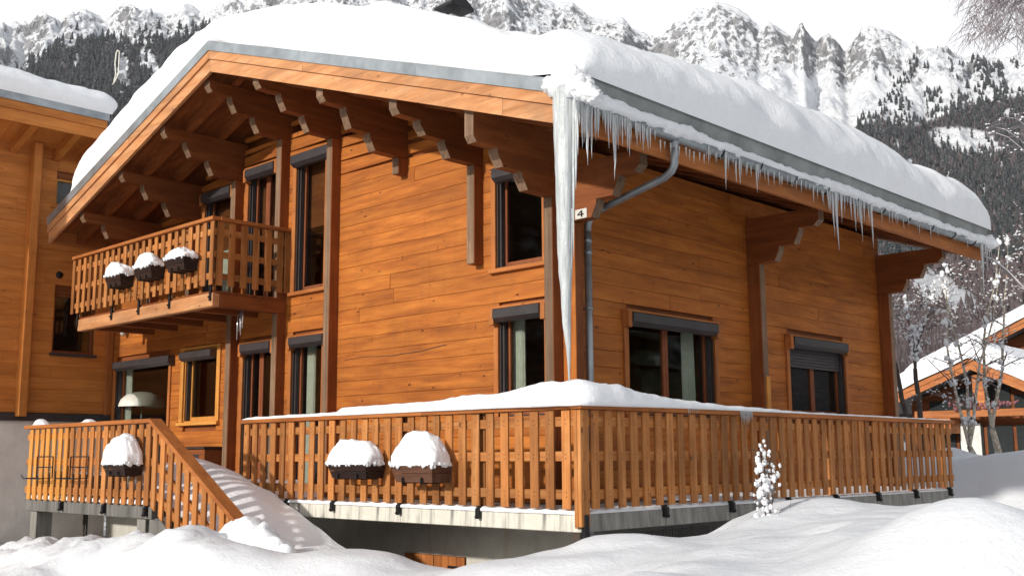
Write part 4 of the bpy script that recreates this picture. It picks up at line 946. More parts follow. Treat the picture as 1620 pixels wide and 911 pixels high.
planter(-8.14, -7.62, -1.295, -1.54, 3.14, 3.33, .22, 'lowest looking planter on the balcony railing, farthest from the balcony corner', 'rounded snow heap on the balcony planter farthest from the balcony corner', 9.)
planter(-7.20, -6.66, -1.295, -1.54, 3.15, 3.34, .22, 'middle planter on the balcony railing', 'domed snow heap on the middle balcony planter', 13.)
planter(-6.27, -5.72, -1.295, -1.54, 3.16, 3.35, .16, 'balcony planter nearest the balcony corner', 'low snow heap on the balcony planter nearest the corner', 17.)

# ------------------------------------------------------------------ landing and stairs (left)
LY = -2.86; LX0, LX1 = -7.42, -3.86
ld = empty('entrance_landing', (-5.6, -2.2, 0), 'raised concrete landing on pillars beside the terrace, snow covered', 'landing')
m_ = MB(); m_.box(LX0 + .1, LX1, LY + .14, TF - .001, -.15, -.002); obj('slab', m_, SLABL, ld)
for a, b in ((LX0 + .05, -6.30), (-6.29, -5.1), (-5.09, -3.86)): m_ = MB(); m_.box(a, b, LY + .02, LY + .138, -.17, 0, 0, .006); obj('edge_block', m_, SLABL, ld, (a, LY, 0))
for x in (-7.28, -4.25): m_ = MB(); m_.box(x, x + .2, LY + .05, LY + .27, -1.4, -.172, 0, .006); obj('pillar', m_, concrete('pillar_concrete', (.30, .28, .25), (.07, .07, .06), .6), ld)
pk = [-7.235 + .1835 * i for i in range(19)]
railing('landing_railing', 'picket railing of the entrance landing, its first pickets fresh yellow wood', 'x', LY - .02, LX0, LX1, -.015, .985, -1, [-6.2, -5.0, -3.95], picks=pk, fresh=-6.0)
# stair railing, descending
st = empty('stair_railing', (-2.9, LY, 0), 'sloping stair railing coming down from the landing into the snow', 'railing')
slp = .575; SX0, SX1 = -3.86, -1.96
def sz(x): return .985 - slp * (x - SX0)
m_ = MB(); m_.prism([(SX0 + .0, sz(SX0)), (SX0 + .0, sz(SX0) - .058), (SX1, sz(SX1) - .058), (SX1, sz(SX1))], 'Y', LY - .055, LY + .095); obj('handrail', m_, W_['trimx'], st)
for dz in (.16, .48, .80):
    m_ = MB(); m_.prism([(SX0, sz(SX0) - dz + .04), (SX0, sz(SX0) - dz - .05), (SX1 - .05, sz(SX1 - .05) - dz - .05), (SX1 - .05, sz(SX1 - .05) - dz + .04)], 'Y', LY + .004, LY + .042); obj('cross_rail', m_, W_['railx'], st)
x = SX0 + .09
while x < SX1 - .02:
    m_ = MB(); w = .048; m_.prism([(x - w, sz(x - w) - .06), (x - w, sz(x - w) - .98), (x + w, sz(x + w) - .98), (x + w, sz(x + w) - .06)], 'Y', LY - .02, LY + .003); obj('picket', m_, W_['railz'], st, (x, LY, sz(x) - .5)); x += .186
stp = empty('stairs', (-3, -2.2, -.6), 'concrete garden stairs buried in drifted snow', 'stairs')
for i in range(7):
    x = LX1 + i * .28; z = -.16 - i * .165; m_ = MB(); m_.box(x + .002, x + .30, LY + .06, TF - .2, z - .16, z, 0, .006); obj('step', m_, SLABL, stp, (x, -2.2, z))
m_ = MB(); m_.prism([(LX1, -.17), (LX1, -1.2), (LX1 + 1.9, -1.2), (LX1 + 1.9, -1.15), (LX1 + .25, -.17)], 'Y', LY + .0, LY + .056); obj('stringer', m_, SLABL, stp)
# snow on landing and stairs
sc = [(-7.2, -2.5, .28), (-6.5, -2.5, .42), (-5.8, -2.4, .36), (-5.0, -2.5, .34), (-4.3, -2.4, .42), (-7, -1.6, .3), (-5.5, -1.6, .32), (-4.6, -1.9, .5), (-7, -.5, .12), (-5, -.5, .12), (-6, -1, .2)]
for x, y in ((300, 700), (340, 722), (375, 745), (400, 768), (430, 800), (455, 832), (480, 866)): q = P(x, y, 'Y', -1.95); sc.append((q[0], q[1], q[2]))
for x, y in ((310, 745), (345, 790), (380, 835), (420, 870)): q = P(x, y, 'Y', -2.45); sc.append((q[0], q[1], q[2]))
for x in (-3.4, -2.9, -2.4, -1.9, -1.4): sc.append((x, -1.55, .55 - .45 * (x + 4.0) - .1)); 
for x in (-3.6, -3.1, -2.6, -2.1, -1.6): sc.append((x, -2.78, .02 - .5 * (x + 3.86)))
sc += [(-.6, -2.0, -.95), (-.6, -2.7, -.9), (-1.0, -1.5, -.9), (-.3, -1.6, -1)]
X, Y = np.meshgrid(np.arange(-7.3, -.5, .05), np.arange(LY + .07, -1.56, .05), indexing='ij'); Z = shepard(sc, X, Y, 2.6, .30) + .02 * fbm(X * 2, Y * 2, 0 * X, 3) + .006 * fbm(X * 11, Y * 11, 0 * X, 2)
edge = np.clip((X + 7.3) / .2, 0, 1); Z = np.where(X < -3.9, .0 + (Z) * edge ** .5, Z)
o = obj_np('snow_drift', np.stack([X, Y, Z], -1).reshape(-1, 3), grid_faces(*X.shape), SNOW); tag(o, 'deep snow drift sliding down over the stairs beside the landing', 'snow')
deck_snow('snow_patch', -7.3, -4.2, -1.55, -.25, .0, lambda X, Y: .22 + 0 * X, 'snow lying on the deck in front of the ground floor doors')
# chunk of snow at the foot of the stair rail
m_ = MB()
for (x, y, r_, s_) in ((372, 845, .20, 1), (392, 838, .22, 2), (412, 850, .22, 3), (385, 862, .26, 4), (425, 872, .26, 5), (360, 870, .22, 6), (440, 885, .24, 7)):
    q = P(x, y, 'Y', -3.0); m_.blob((q[0], q[1], q[2] - .04), (r_, r_ * .8, r_ * .8), 22, 14, amp=.22, fr=2.6, seed=s_ * 3.1)
tag(obj('snow_heap', m_, SNOWF), 'broken snow lump at the foot of the stair railing', 'snow')
planter(-4.55, -3.99, -2.90, -3.14, .33, .47, .36, 'black planter hung on the landing railing', 'cone shaped snow heap on the landing planter', 23., peak=.1)
smooth_rail_snow('rail_snow', [(-7.25, LY + .03, .985), (-7.1, LY + .03, .985), (-6.95, LY + .03, .985), (-6.85, LY + .03, .985)], [.02, .09, .06, .015], [.05, .07, .06, .05], 'small snow cone on the landing handrail end', 5.)
smooth_rail_snow('rail_snow', [(-5.75, LY + .03, .985), (-5.6, LY + .03, .985), (-5.45, LY + .03, .985)], [.015, .045, .01], [.05, .06, .05], 'thin snow pat midway on the landing handrail', 8.)
smooth_rail_snow('snow_strip', [(-7.35, LY + .06, .0), (-6.35, LY + .06, .0)], [.07, .06], [.055, .055], 'crumbling snow strip under the fresh yellow pickets', 2.)
smooth_rail_snow('snow_strip', [(-6.27, LY + .06, .0), (-5.13, LY + .06, .0)], [.06, .06], [.055, .055], 'crumbling snow strip under the middle landing pickets', 4.)
smooth_rail_snow('snow_strip', [(-5.05, LY + .06, .0), (-3.9, LY + .06, .0)], [.06, .055], [.055, .055], 'crumbling snow strip under the landing planter', 6.)
# empty wire planter holders on the landing railing
for k, (xa, xb, lb) in enumerate(((45, 84, 'empty wire planter holder on the fresh yellow pickets'), (98, 140, 'empty wire planter holder between the yellow pickets and the black planter'))):
    m_ = MB(); Yh = LY - .03; a = P(xa + 14, 722, 'Y', Yh); b = P(xb, 722, 'Y', Yh); c = P(xb, 752, 'Y', Yh); d = P(xa + 14, 755, 'Y', Yh); u = a[0], b[0]
    for xx in (u[0], u[1]): m_.tube([(xx, Yh, a[2]), (xx, Yh, d[2]), (xx, Yh - .17, d[2] - .01), (xx, Yh - .20, d[2] + .04)], .007, 5)
    m_.tube([(u[0], Yh, a[2]), (u[1], Yh, a[2])], .006, 5); m_.tube([(u[0], Yh - .12, d[2] - .005), (u[1], Yh - .12, d[2] - .005)], .006, 5); m_.tube([(u[0], Yh - .17, d[2] - .01), (u[1], Yh - .17, d[2] - .01)], .006, 5)
    m_.tube([(u[0], Yh, (a[2] + d[2]) / 2), (u[1], Yh, (a[2] + d[2]) / 2)], .006, 5)
    tag(obj('planter_holder', m_, BLACK, None, (u[0], Yh, d[2])), lb, 'planter holder', 'empty planter holders')
# pair of poles hanging under the landing, storage box, wind chime
q = P(136, 808, 'Y', -2.2); m_ = MB()
m_.box(q[0] - .05, q[0] - .01, -2.22, -2.19, q[2] - .36, q[2], 0, .004); m_.box(q[0] + .03, q[0] + .06, -2.22, -2.19, q[2] - .33, q[2], 0, .004); tag(obj('wooden_slats', m_, BARKD, None, q), 'pair of dark wooden slats hanging below the landing slab', 'slats')
sb = empty('storage_chest', (-7.3, -.2, 0), 'dark wooden storage chest under the yellow framed window', 'chest'); m_ = MB(); m_.box(-7.62, -6.95, -.38, -.02, .0, .66, 0, .01); obj('chest_body', m_, W_['beamx'], sb); m_ = MB(); m_.box(-7.65, -6.92, -.41, -.02, .662, .70, 0, .008); obj('lid', m_, FRAMED, sb); m_ = MB(); m_.box(-7.5, -7.1, -.383, -.379, .3, .58); obj('panel', m_, FRAMED, sb)
wc = empty('wind_chime', P(380, 488, 'Y', -.7), 'silver tube wind chime hanging under the balcony', 'wind chime')
for i, (dx, L) in enumerate(((-.06, .42), (0, .30), (.03, .36), (.075, .26))): c = wc.location; m_ = MB(); m_.tube([(c.x + dx, c.y, 2.62), (c.x + dx, c.y, 2.62 - L)], .009, 6); obj('chime_tube', m_, plain('polished_tube', (.6, .6, .6), .25, .8), wc, (c.x + dx, c.y, 2.4))

# ------------------------------------------------------------------ neighbouring house
NX = -10.9; nbh = empty('neighbour_house', (NX, -3, -1), 'pale spruce neighbour house with snowy roof at the left edge', 'house')
nop = [(P(90, 283, 'X', NX)[1], P(124, 283, 'X', NX)[1], 4.98, 5.50), (-1.12, -.36, 2.36, 3.42)]
def nt_(x): return 6.52 + .34 * (x + 9.95)
m_ = MB()
for a, b, c, d in rects((-8, .0), nop, 1.30, 6.0): m_.box(NX - .2, NX - .04, a, b, c, d)
m_.box(-14, NX - .2, -.2, .0, 1.3, 5.0); nw = obj('side_wall', m_, W_['beamy'], nbh)
k = 0
while 1.31 + k * .205 < 6.02:
    z0 = 1.31 + k * .205; z1 = min(z0 + .205, 6.05); k += 1
    for s, e in clip_iv([(-6.0, .0)], nop, z0 + .03, z1 - .03):
        cuts = [s]
        while e - cuts[-1] > 3: cuts.append(cuts[-1] + random.uniform(1.5, 2.6))
        cuts.append(e)
        for a, b in zip(cuts, cuts[1:]):
            if b - a < .03: continue
            m_ = MB(); m_.box(NX - .04, NX + random.uniform(0, .003), a + .001, b - .001, z0 + .001, z1 - .001, 0, .0035); obj('board', m_, W_['neighy'], nw, (NX, (a + b) / 2, z0))
for y0 in (-1.70,):
    m_ = MB(); m_.box(NX, NX + .20, y0, y0 + .14, 1.24, 6.0, 0, .008); obj('log_end', m_, W_['neighz'], nbh, (NX, y0, 2))
for y0 in (-.14,):
    m_ = MB(); m_.box(NX + .003, NX + .05, y0, y0 + .13, 1.3, 6.0, 0, .006); obj('log_end', m_, W_['trimz'], nbh, (NX, y0, 2))
m_ = MB(); m_.box(NX - .2, NX + .05, -8, -.0, 1.17, 1.30); obj('base_flashing', m_, DARK, nbh)
m_ = MB(); m_.box(NX - .3, NX - .02, -8, .0, -1.6, 1.17); obj('plastered_base', m_, NPLAST, nbh)
for (a, b, c, d) in nop:
    w = part('window', (NX, (a + b) / 2, c), nbh); m_ = MB(); t = .05
    for u0, u1, z0, z1 in ((a, a + t, c, d), (b - t, b, c, d), (a + t, b - t, c, c + t), (a + t, b - t, d - t, d)): m_.box(NX - .13, NX - .07, u0, u1, z0, z1, 0, .003)
    obj('frame', m_, FRAME if c < 4 else W_['newz'], w); m_ = MB(); m_.box(NX - .105, NX - .1, a + t, b - t, c + t, d - t); obj('pane', m_, GLASS, w)
    m_ = MB(); m_.box(NX - .02, NX + .05, a - .04, b + .04, c - .05, c - .002, 0, .004); obj('sill', m_, W_['neighy'] if c > 4 else DARK, w)
m_ = MB(); m_.box(NX - 1.0, NX - .92, -4.0, -.2, 1.3, 6.0); m_.box(NX - .92, NX - .2, -4.0, -3.9, 1.3, 6.0); m_.box(NX - .92, NX - .2, -3.9, -.2, 4.3, 4.4); obj('sun_block', m_, FRAMED, nbh)  # dark box added behind the panes to keep sunlight out
q = P(94, 435, 'X', NX + .01); m_ = MB(); m_.tube([(NX + .002, q[1], q[2]), (NX + .022, q[1], q[2])], .062, 18); obj('vent', m_, BLACK, nbh)
NE = -9.95; NYE = -.78
def nslab(m_, x0, x1, y0, y1, t0, t1): m_.prism([(x0, nt_(x0) + t0), (x0, nt_(x0) + t1), (x1, nt_(x1) + t1), (x1, nt_(x1) + t0)], 'Y', y0, y1)
m_ = MB(); nslab(m_, -15.5, NE - .045, -7.5, NYE - .05, -.02, -.20); nr = obj('roof', m_, ZINCD, nbh)
for a, b in ((-7.5, -3.6), (-3.6, NYE)):
    m_ = MB(); m_.box(NE - .02, NE + .02, a + .002, b - .002, 6.27, 6.42, 0, .004); obj('fascia_board', m_, W_['neighy'], nr, (NE, (a + b) / 2, 6.3))
    m_ = MB(); m_.box(NE - .045, NE - .001, a + .002, b - .002, 6.06, 6.268, 0, .004); obj('fascia_board', m_, W_['neighy'], nr, (NE, (a + b) / 2, 6.1))
m_ = MB(); m_.box(NE + .021, NE + .045, -7.5, NYE + .02, 6.41, 6.54); obj('verge_flashing', m_, ZINC, nr)
m_ = MB(); nslab(m_, -15.4, NE - .05, NYE - .045, NYE, -.10, -.42); obj('fascia_board', m_, W_['neighx'], nr)
for i in range(14): y = -7.4 + i * .47; m_ = MB(); nslab(m_, NX - .1, NE - .05, y, y + .468, -.202, -.225); obj('soffit_board', m_, W_['neighx'], nr, (NX, y, 6))
for y in (-6.3, -5.4, -4.5, -3.6, -2.75, -2.0, -1.25): m_ = MB(); nslab(m_, NX - .1, NE - .05, y - .06, y + .06, -.227, -.42); obj('rafter', m_, W_['neighx'], nr, (NX, y, 6))

# ------------------------------------------------------------------ roof snow
def snow_slab(name, xs, ys, base, T, label, prof, seed=0., bulge=(.10, .12), amp=.05, parent=None, mat=None):
    """xs, ys sample lines; base(x) underside; T(x,y) thickness; prof=(insets left,right,front,back)"""
    nx, ny = len(xs), len(ys); X, Y = np.meshgrid(xs, ys, indexing='ij')
    x0, x1, y0, y1 = xs[0], xs[-1], ys[0], ys[-1]; rl, rr_, rf, rb = prof
    def ff(d, r): t = np.clip(d / r, 0, 1); return np.sqrt(np.clip(1 - (1 - t) ** 2.4, 0, 1))
    f = ff(X - x0, rl) * ff(x1 - X, rr_) * ff(Y - y0, rf) * ff(y1 - Y, rb)
    Tt = T(X, Y); big = fbm(X * .55 + seed, Y * .55, 0 * X, 3); mid = fbm(X * 1.7 + seed, Y * 1.7, 0 * X + 2, 3)
    Z = base(X) + Tt * f * (1 + .10 * big) + f * amp * mid + .035 * f * fbm(X * 3.6, Y * 3.6, 0 * X + 5, 3) + .014 * f * fbm(X * 9, Y * 9, 0 * X, 2)
    # horizontal bulge: vertices part way up lean outwards
    lean = np.sin(np.clip(f, 0, 1) * math.pi) ; fx = np.where(X < (x0 + x1) / 2, -1, 1); 
    wx = np.exp(-np.minimum(X - x0, x1 - X) / .25); wy = np.exp(-np.minimum(Y - y0, y1 - Y) / .25); fy = np.where(Y < (y0 + y1) / 2, -1, 1)
    nb_ = 1 + 1.1 * fbm(X * 1.6 + seed, Y * 1.6, Z * 2.2, 4)
    X2 = X + fx * wx * lean * bulge[0] * nb_; Y2 = Y + fy * wy * lean * bulge[1] * nb_
    o = obj_np(name, np.stack([X2, Y2, Z], -1).reshape(-1, 3), grid_faces(nx, ny), mat or SNOW); return o, (X2, Y2, Z)
def edge_lin(a, b, inset, fine, coarse, k=16):
    t = np.linspace(0, 1, k) ** 2.0; return np.concatenate([a + t * inset, np.arange(a + inset + coarse, b - inset, coarse), b - (t * inset)[::-1]])
def Tm(X, Y):
    t = .80 + .10 * np.exp(-((X + 8.0) / 1.0) ** 2) - .20 * np.exp(-((X - RX) / 1.0) ** 2) + .06 * np.clip((X - 0) / 1.5, 0, 1)
    t = t + .13 * np.clip((X - .3) / 1.2, 0, 1) * vnoise(X * 0 + 3, Y * .9, 0 * X) - .36 * np.exp(-((X - 1.3) / 1.5) ** 2 - ((Y + 1.5) / 2.2) ** 2)
    return t
xs = edge_lin(-9.62, ER + .14, .8, 0, .07, 22); ys = edge_lin(YF - .01, YR + .10, .8, 0, .07, 22)
o, _ = snow_slab('roof_snow', xs, ys, lambda X: zr(X) + .024 + .085 * np.clip((X - .9) / .55, 0, 1), Tm, '', (.9, .75, .55, .5), 2., amp=.11)
tag(o, 'deep rounded snow blanket on the chalet roof', 'snow')
xs = edge_lin(-15, NE + .05, .6, 0, .08, 18); ys = edge_lin(-7.6, NYE + .06, .6, 0, .08, 18)
o, _ = snow_slab('roof_snow', xs, ys, lambda X: nt_(X) + .0, lambda X, Y: .55 + 0 * X, '', (.5, .35, .5, .30), 9.)
tag(o, 'thick snow layer on the neighbour house roof', 'snow')
# snow and ice packed in the gutter
L0 = np.arange(YF - .05, YR + .14, .03); m_ = MB(); V = []; K = 12
for j in range(K):
    a = 2 * math.pi * j / K; nn = 1 + .22 * fbm(L0 * 3.1, 0 * L0 + j * .6, 0 * L0, 3) + .20 * vnoise(L0 * 11, 0 * L0 + j * .8, 0 * L0) + .10 * vnoise(L0 * 24, 0 * L0 + j * .9, 0 * L0)
    big = 1 + .25 * np.clip(fbm(L0 * 1.1 + 4, 0 * L0, 0 * L0 + 1, 2), -1, 1) + .35 * np.exp(-((L0 - .1) / .25) ** 2) + .5 * np.exp(-((L0 - 8.75) / .12) ** 2) - .25 * np.exp(-((L0 - 1.6) / 1.2) ** 2)
    V.append(np.stack([GXc + .015 + .090 * math.cos(a) * nn * big, L0, GZc + .028 + (.092 if math.sin(a) > 0 else .055) * math.sin(a) * nn * big], 1))
V = np.array(V); L = len(L0); fs = [(j * L + i, j * L + i + 1, ((j + 1) % K) * L + i + 1, ((j + 1) % K) * L + i) for j in range(K) for i in range(L - 1)]
m_.add(V.reshape(-1, 3), fs, 0, True); m_.add(V[:, 0], [tuple(range(K))[::-1]]); m_.add(V[:, -1], [tuple(range(K))])
tag(obj('gutter_snow', m_, SNOWF), 'knobbly snow and ice lining the gutter edge', 'snow')
# icicles along the gutter
def ipx(px_, py_): return P(px_, py_, 'X', GXc + .06)
IC = [(921, 158, 235), (927, 165, 262), (914, 160, 245), (932, 165, 256), (941, 165, 215), (950, 165, 205), (944, 165, 222), (961, 166, 235), (936, 168, 250), (965, 180, 215), (975, 185, 283), (969, 185, 255), (980, 190, 235), (984, 190, 232), (957, 170, 213), (993, 205, 238), (1018, 205, 225), (1023, 208, 224), (1029, 215, 222), (1010, 200, 214), (1121, 235, 250), (1135, 243, 258), (1150, 250, 300), (1147, 245, 275), (1165, 258, 288), (1170, 258, 292), (1172, 256, 285), (1181, 262, 276), (1197, 265, 305), (1199, 265, 288), (1215, 272, 282), (1238, 280, 292), (1255, 284, 295)]
for x in range(908, 1040, 4): IC.append((x + random.uniform(-1, 1), 160 + max(0, x - 915) * .42, 160 + max(0, x - 915) * .42 + random.uniform(14, 48) * (1.3 if x < 950 or 985 < x < 1012 else .75)))
for x in range(1120, 1300, 7): IC.append((x, 236 + (x - 1121) * .36, 236 + (x - 1121) * .36 + random.uniform(8, 24)))
for x in range(1302, 1380, 3): IC.append((x, 292 + (x - 1300) * .36, 292 + (x - 1300) * .36 + random.uniform(14, 42)))
IC += [(1321, 300, 395), (1318, 300, 372), (1325, 302, 365), (1330, 304, 352), (1354, 310, 366), (1363, 315, 382), (1377, 318, 392), (1358, 312, 360)]
for x in range(1386, 1540, 5): IC.append((x, 320 + (x - 1386) * .33, 320 + (x - 1386) * .33 + random.uniform(8, 30)))
IC += [(1557, 380, 418), (1562, 378, 425), (1568, 378, 408), (1552, 384, 470), (1565, 380, 412)]
for x in range(1045, 1120, 8): IC.append((x, 226 + (x - 1045) * .3, 226 + (x - 1045) * .3 + random.uniform(6, 16)))
IC.sort(key=lambda t: t[0]); CNT = {}
ONES = 'zeroth first second third fourth fifth sixth seventh eighth ninth tenth eleventh twelfth thirteenth fourteenth fifteenth sixteenth seventeenth eighteenth nineteenth'.split()
def ordw(n):
    if n < 20: return ONES[n]
    t = {2: 'twent', 3: 'thirt', 4: 'fort', 5: 'fift', 6: 'sixt'}[n // 10]; return t + 'ieth' if n % 10 == 0 else t + 'y ' + ONES[n % 10]
def isize(L): return 'tiny' if L < .10 else 'short' if L < .2 else 'slender' if L < .4 else 'long'
for i, (x, y0, y1) in enumerate(IC):
    p = ipx(x, y0); q = ipx(x, y1); L = p[2] - q[2]; r_ = min(.028, .008 + L * .022)
    m_ = icicle(p[0] + random.uniform(-.03, .01), p[1], p[2] + .03, L + .03, r_)
    if x < 1035: k, lb, gp = 'a', 'icicle counted from the giant icicle towards the downpipe elbow', 'icicles by the giant icicle'
    elif x < 1125: k, lb, gp = 'b', 'icicle of the short ones just past the downpipe elbow', 'short icicles past the elbow'
    elif x < 1290: k, lb, gp = 'c', 'icicle of the sparse run along the middle of the gutter', 'icicles on the middle gutter'
    elif x < 1382: k, lb, gp = 'd', 'icicle in the dense curtain, counted from the house corner side', 'icicles in the dense curtain'
    elif x < 1545: k, lb, gp = 'e', 'icicle beyond the dense curtain on the far gutter stretch', 'icicles on the far gutter'
    else: k, lb, gp = 'f', 'icicle at the far tip of the gutter', 'icicles at the gutter tip'
    CNT[k] = CNT.get(k, 0) + 1; lb = ordw(CNT[k]) + ' ' + isize(L) + ' ' + lb
    tag(obj('icicle', m_, ICE, None, p), lb, 'icicle', gp)
# giant icicle at the roof corner
prof = [(140, 893, 22), (152, 892, 19.5), (170, 892, 19), (200, 892, 18.6), (240, 892.5, 17.5), (300, 893, 16), (350, 893.5, 15), (400, 893.8, 13.5), (430, 894, 12), (460, 895, 9.5), (490, 895.5, 8.5), (510, 896, 7.5), (530, 897.5, 6), (550, 899, 4.2), (570, 900, 3), (585, 900.3, 2.2), (603, 900.6, 1.6)]
V = []; nn = 20; YI, m_ = -1.52, MB(); rows = []
pf = np.array(prof)
for y in np.linspace(140, 603, 60):
    cx_, hw = np.interp(y, pf[:, 0], pf[:, 1]), np.interp(y, pf[:, 0], pf[:, 2]); c = P(cx_, y, 'Y', YI - .03); rad = hw * 9.95 / F
    for i in range(nn):
        a = 6.2832 * i / nn; w = 1 + .10 * vnoise(math.cos(a) * 2.2, math.sin(a) * 2.2 + 5, y * .006) + .035 * vnoise(a * 2, 3, y * .06)
        rows.append((c[0] + rad * math.cos(a) * w, c[1] + rad * .8 * math.sin(a) * w, c[2]))
m_.add(rows, [(j * nn + i, (j + 1) * nn + i, (j + 1) * nn + (i + 1) % nn, j * nn + (i + 1) % nn) for j in range(59) for i in range(nn)] + [tuple(range(nn))], 0, True)
for (x, y0, y1, r_) in ((908, 150, 410, .018), (912, 150, 300, .02), (905, 330, 430, .012)):
    p = P(x, y0, 'Y', YI - .02); q = P(x - 1, y1, 'Y', YI - .02); m_.tube([p + (q - p) * t for t in np.linspace(0, 1, 8)], [r_ * (1 - t) ** .7 + .002 for t in np.linspace(0, 1, 8)], 7)
tag(obj('giant_icicle', m_, ICEG, None, P(892, 140, 'Y', YI)), 'giant icicle column hanging from the roof corner almost to the railing', 'icicle')
m_ = MB()
for (x, y, r_, s_) in ((880, 136, .13, 1), (897, 130, .15, 2), (915, 136, .15, 3), (926, 146, .12, 4), (905, 122, .15, 5), (938, 152, .09, 6), (888, 142, .12, 7)):
    q = P(x, y, 'Y', YI); m_.blob(q, (r_, r_, r_ * .8), 22, 14, amp=.35, fr=3.4, seed=s_ * 2.3)
tag(obj('ice_knob', m_, SNOWF), 'crusty lump of ice at the roof corner above the giant icicle', 'ice')
# icicles on the terrace handrail
for i, x in enumerate(range(1172, 1192, 2)):
    p = P(x, 664, 'X', 1.58); L = random.uniform(.06, .15); tag(obj('icicle', icicle(p[0], p[1], 1.0, L, .009, n=6, rings=5), ICE, None, p), ordw(i + 1) + ' icicle from the corner in the tight bunch under the shaded handrail', 'icicle', 'icicles bunched on the terrace handrail')
for i, x in enumerate(range(1090, 1108, 3)):
    p = P(x, 660, 'X', 1.58); L = random.uniform(.03, .08); tag(obj('icicle', icicle(p[0], p[1], 1.0, L, .006, n=6, rings=5), ICE, None, p), ordw(i + 1) + ' tiny icicle from the corner under the handrail below the wide window', 'icicle', 'tiny icicles on the terrace handrail')
# white wire hook on the neighbour roof
m_ = MB(); c = [P(x, y, 'Y', -1.6) for x, y in ((180, 130), (183, 118), (182, 100), (184, 84), (186, 80), (189, 82), (188, 100), (187, 118), (182, 128), (178, 134))]; m_.tube(c, .010, 6); tag(obj('antenna_wire', m_, WHITE, None, c[0]), 'snow coated looped wire rising from the neighbour roof end', 'antenna')

# ------------------------------------------------------------------ trees
def grow(m_, sn, p, d, L, r, depth, droop=0., spread=.6, snow=.4, nmin=5, kids=(2, 4), curl=.25, minr=.004, leaf=None):
    path = [np.array(p, float)]; rad = [r]; d = np.array(d, float); k = max(3, int(L / .22)) if depth > 1 else 4
    for i in range(k):
        d = d + RNG.normal(0, curl, 3) * .35 + np.array([0, 0, -droop * (i / k)]); d /= np.linalg.norm(d); path.append(path[-1] + d * L / k); rad.append(max(minr * .6, r * (1 - .65 * (i + 1) / k)))
        if sn is not None and RNG.rand() < snow and abs(d[2]) < .85 and depth <= 3:
            s_ = RNG.uniform(.5, 1.2) * (.010 + rad[-1] * 1.1); sn.blob(path[-1] + np.array([0, 0, rad[-1] + s_ * .3]), (s_ * 1.7, s_ * 1.7, s_), 7, 4, amp=.35, seed=RNG.rand() * 9)
    m_.tube(path, rad, nmin if depth > 1 else 4, cap=False)
    if depth > 0:
        for i in range(RNG.randint(*kids)):
            t = RNG.randint(1, len(path)); a = RNG.normal(0, 1, 3); a -= a.dot(d) * d; a /= np.linalg.norm(a) + 1e-6
            nd = d * (1 - spread) + a * spread + np.array([0, 0, .15 - droop * .3]); nd /= np.linalg.norm(nd)
            grow(m_, sn, path[t], nd, L * RNG.uniform(.4, .7), rad[t] * .6, depth - 1, droop, spread, snow, nmin, kids, curl, minr)
def birch(px_, py_, Y, hpx, r, label, mat, dep=3, lean=(0, 0), snow=.35, forks=2, fh=.45):
    b0 = P(px_, py_, 'Y', Y); b0[2] -= .25; dist = math.hypot(b0[0] - CAM[0], b0[1] - CAM[1]); H = hpx * dist / F
    t = empty('birch_tree', b0, label, 'tree', 'birches behind the terrace'); tr = MB(); tw = MB(); sn = MB()
    path = [b0]; rad = [r]; k = 8; d = np.array([lean[0], lean[1], 1.]); d /= np.linalg.norm(d)
    for i in range(k): d = d + RNG.normal(0, .05, 3); d /= np.linalg.norm(d); path.append(path[-1] + d * H * fh / k); rad.append(r * (1 - .35 * (i + 1) / k))
    tr.tube(path, rad, 9, cap=False)
    for j in range(forks):
        p2 = [path[-1]]; r2 = [rad[-1] * .72]; dd = np.array([(j - (forks - 1) / 2) * .22, RNG.uniform(-.2, .2), 1.]); dd /= np.linalg.norm(dd)
        for i in range(9): dd = dd + RNG.normal(0, .10, 3) + np.array([0, 0, .05]); dd /= np.linalg.norm(dd); p2.append(p2[-1] + dd * H * (1 - fh) / 9); r2.append(r2[0] * (1 - .8 * (i + 1) / 9))
        tr.tube(p2, r2, 8, cap=False)
        for i in range(2, 10):
            for _ in range(2): a = RNG.uniform(0, 6.28); grow(tw, sn, p2[i], (math.cos(a), math.sin(a), .55), H * RNG.uniform(.07, .18), r2[i] * .45 + .003, dep - 1, .12, .6, snow)
        for i in range(1, 10):
            if RNG.rand() < .75: [sn.blob(p2[i] + RNG.normal(0, .03, 3) + np.array([0, -.02, .02 + .035 * q_]), (lambda a_: (a_ * RNG.uniform(.7, 1.5), a_, a_ * RNG.uniform(.8, 1.8)))(RNG.uniform(.015, .045)), 8, 6, amp=.7, fr=2.6, seed=RNG.rand() * 9) for q_ in range(4)]
    obj('trunk', tr, mat, t, b0); obj('branches', tw, TWIG, t, b0); 
    if sn.v: obj('branch_snow', sn, SNOW, t, b0)['kind'] = 'stuff'
birch(1552, 742, 14., 330, .085, 'speckled birch with two slender stems just beyond the end of the terrace railing', BARK, 3, (-.06, 0), .30, 3, .16)
birch(1583, 742, 14.3, 345, .09, 'darker footed birch right beside the two stemmed one', BARK, 3, (.0, 0), .30, 2, .22)
birch(1447, 700, 15., 270, .07, 'thin leaning tree closest to the rear house corner', BARKD, 3, (-.15, 0), .5, 1, .5)
birch(1462, 700, 15.5, 250, .075, 'dark forked tree a step away from the rear house corner', BARKD, 3, (-.05, 0), .5, 2, .5)
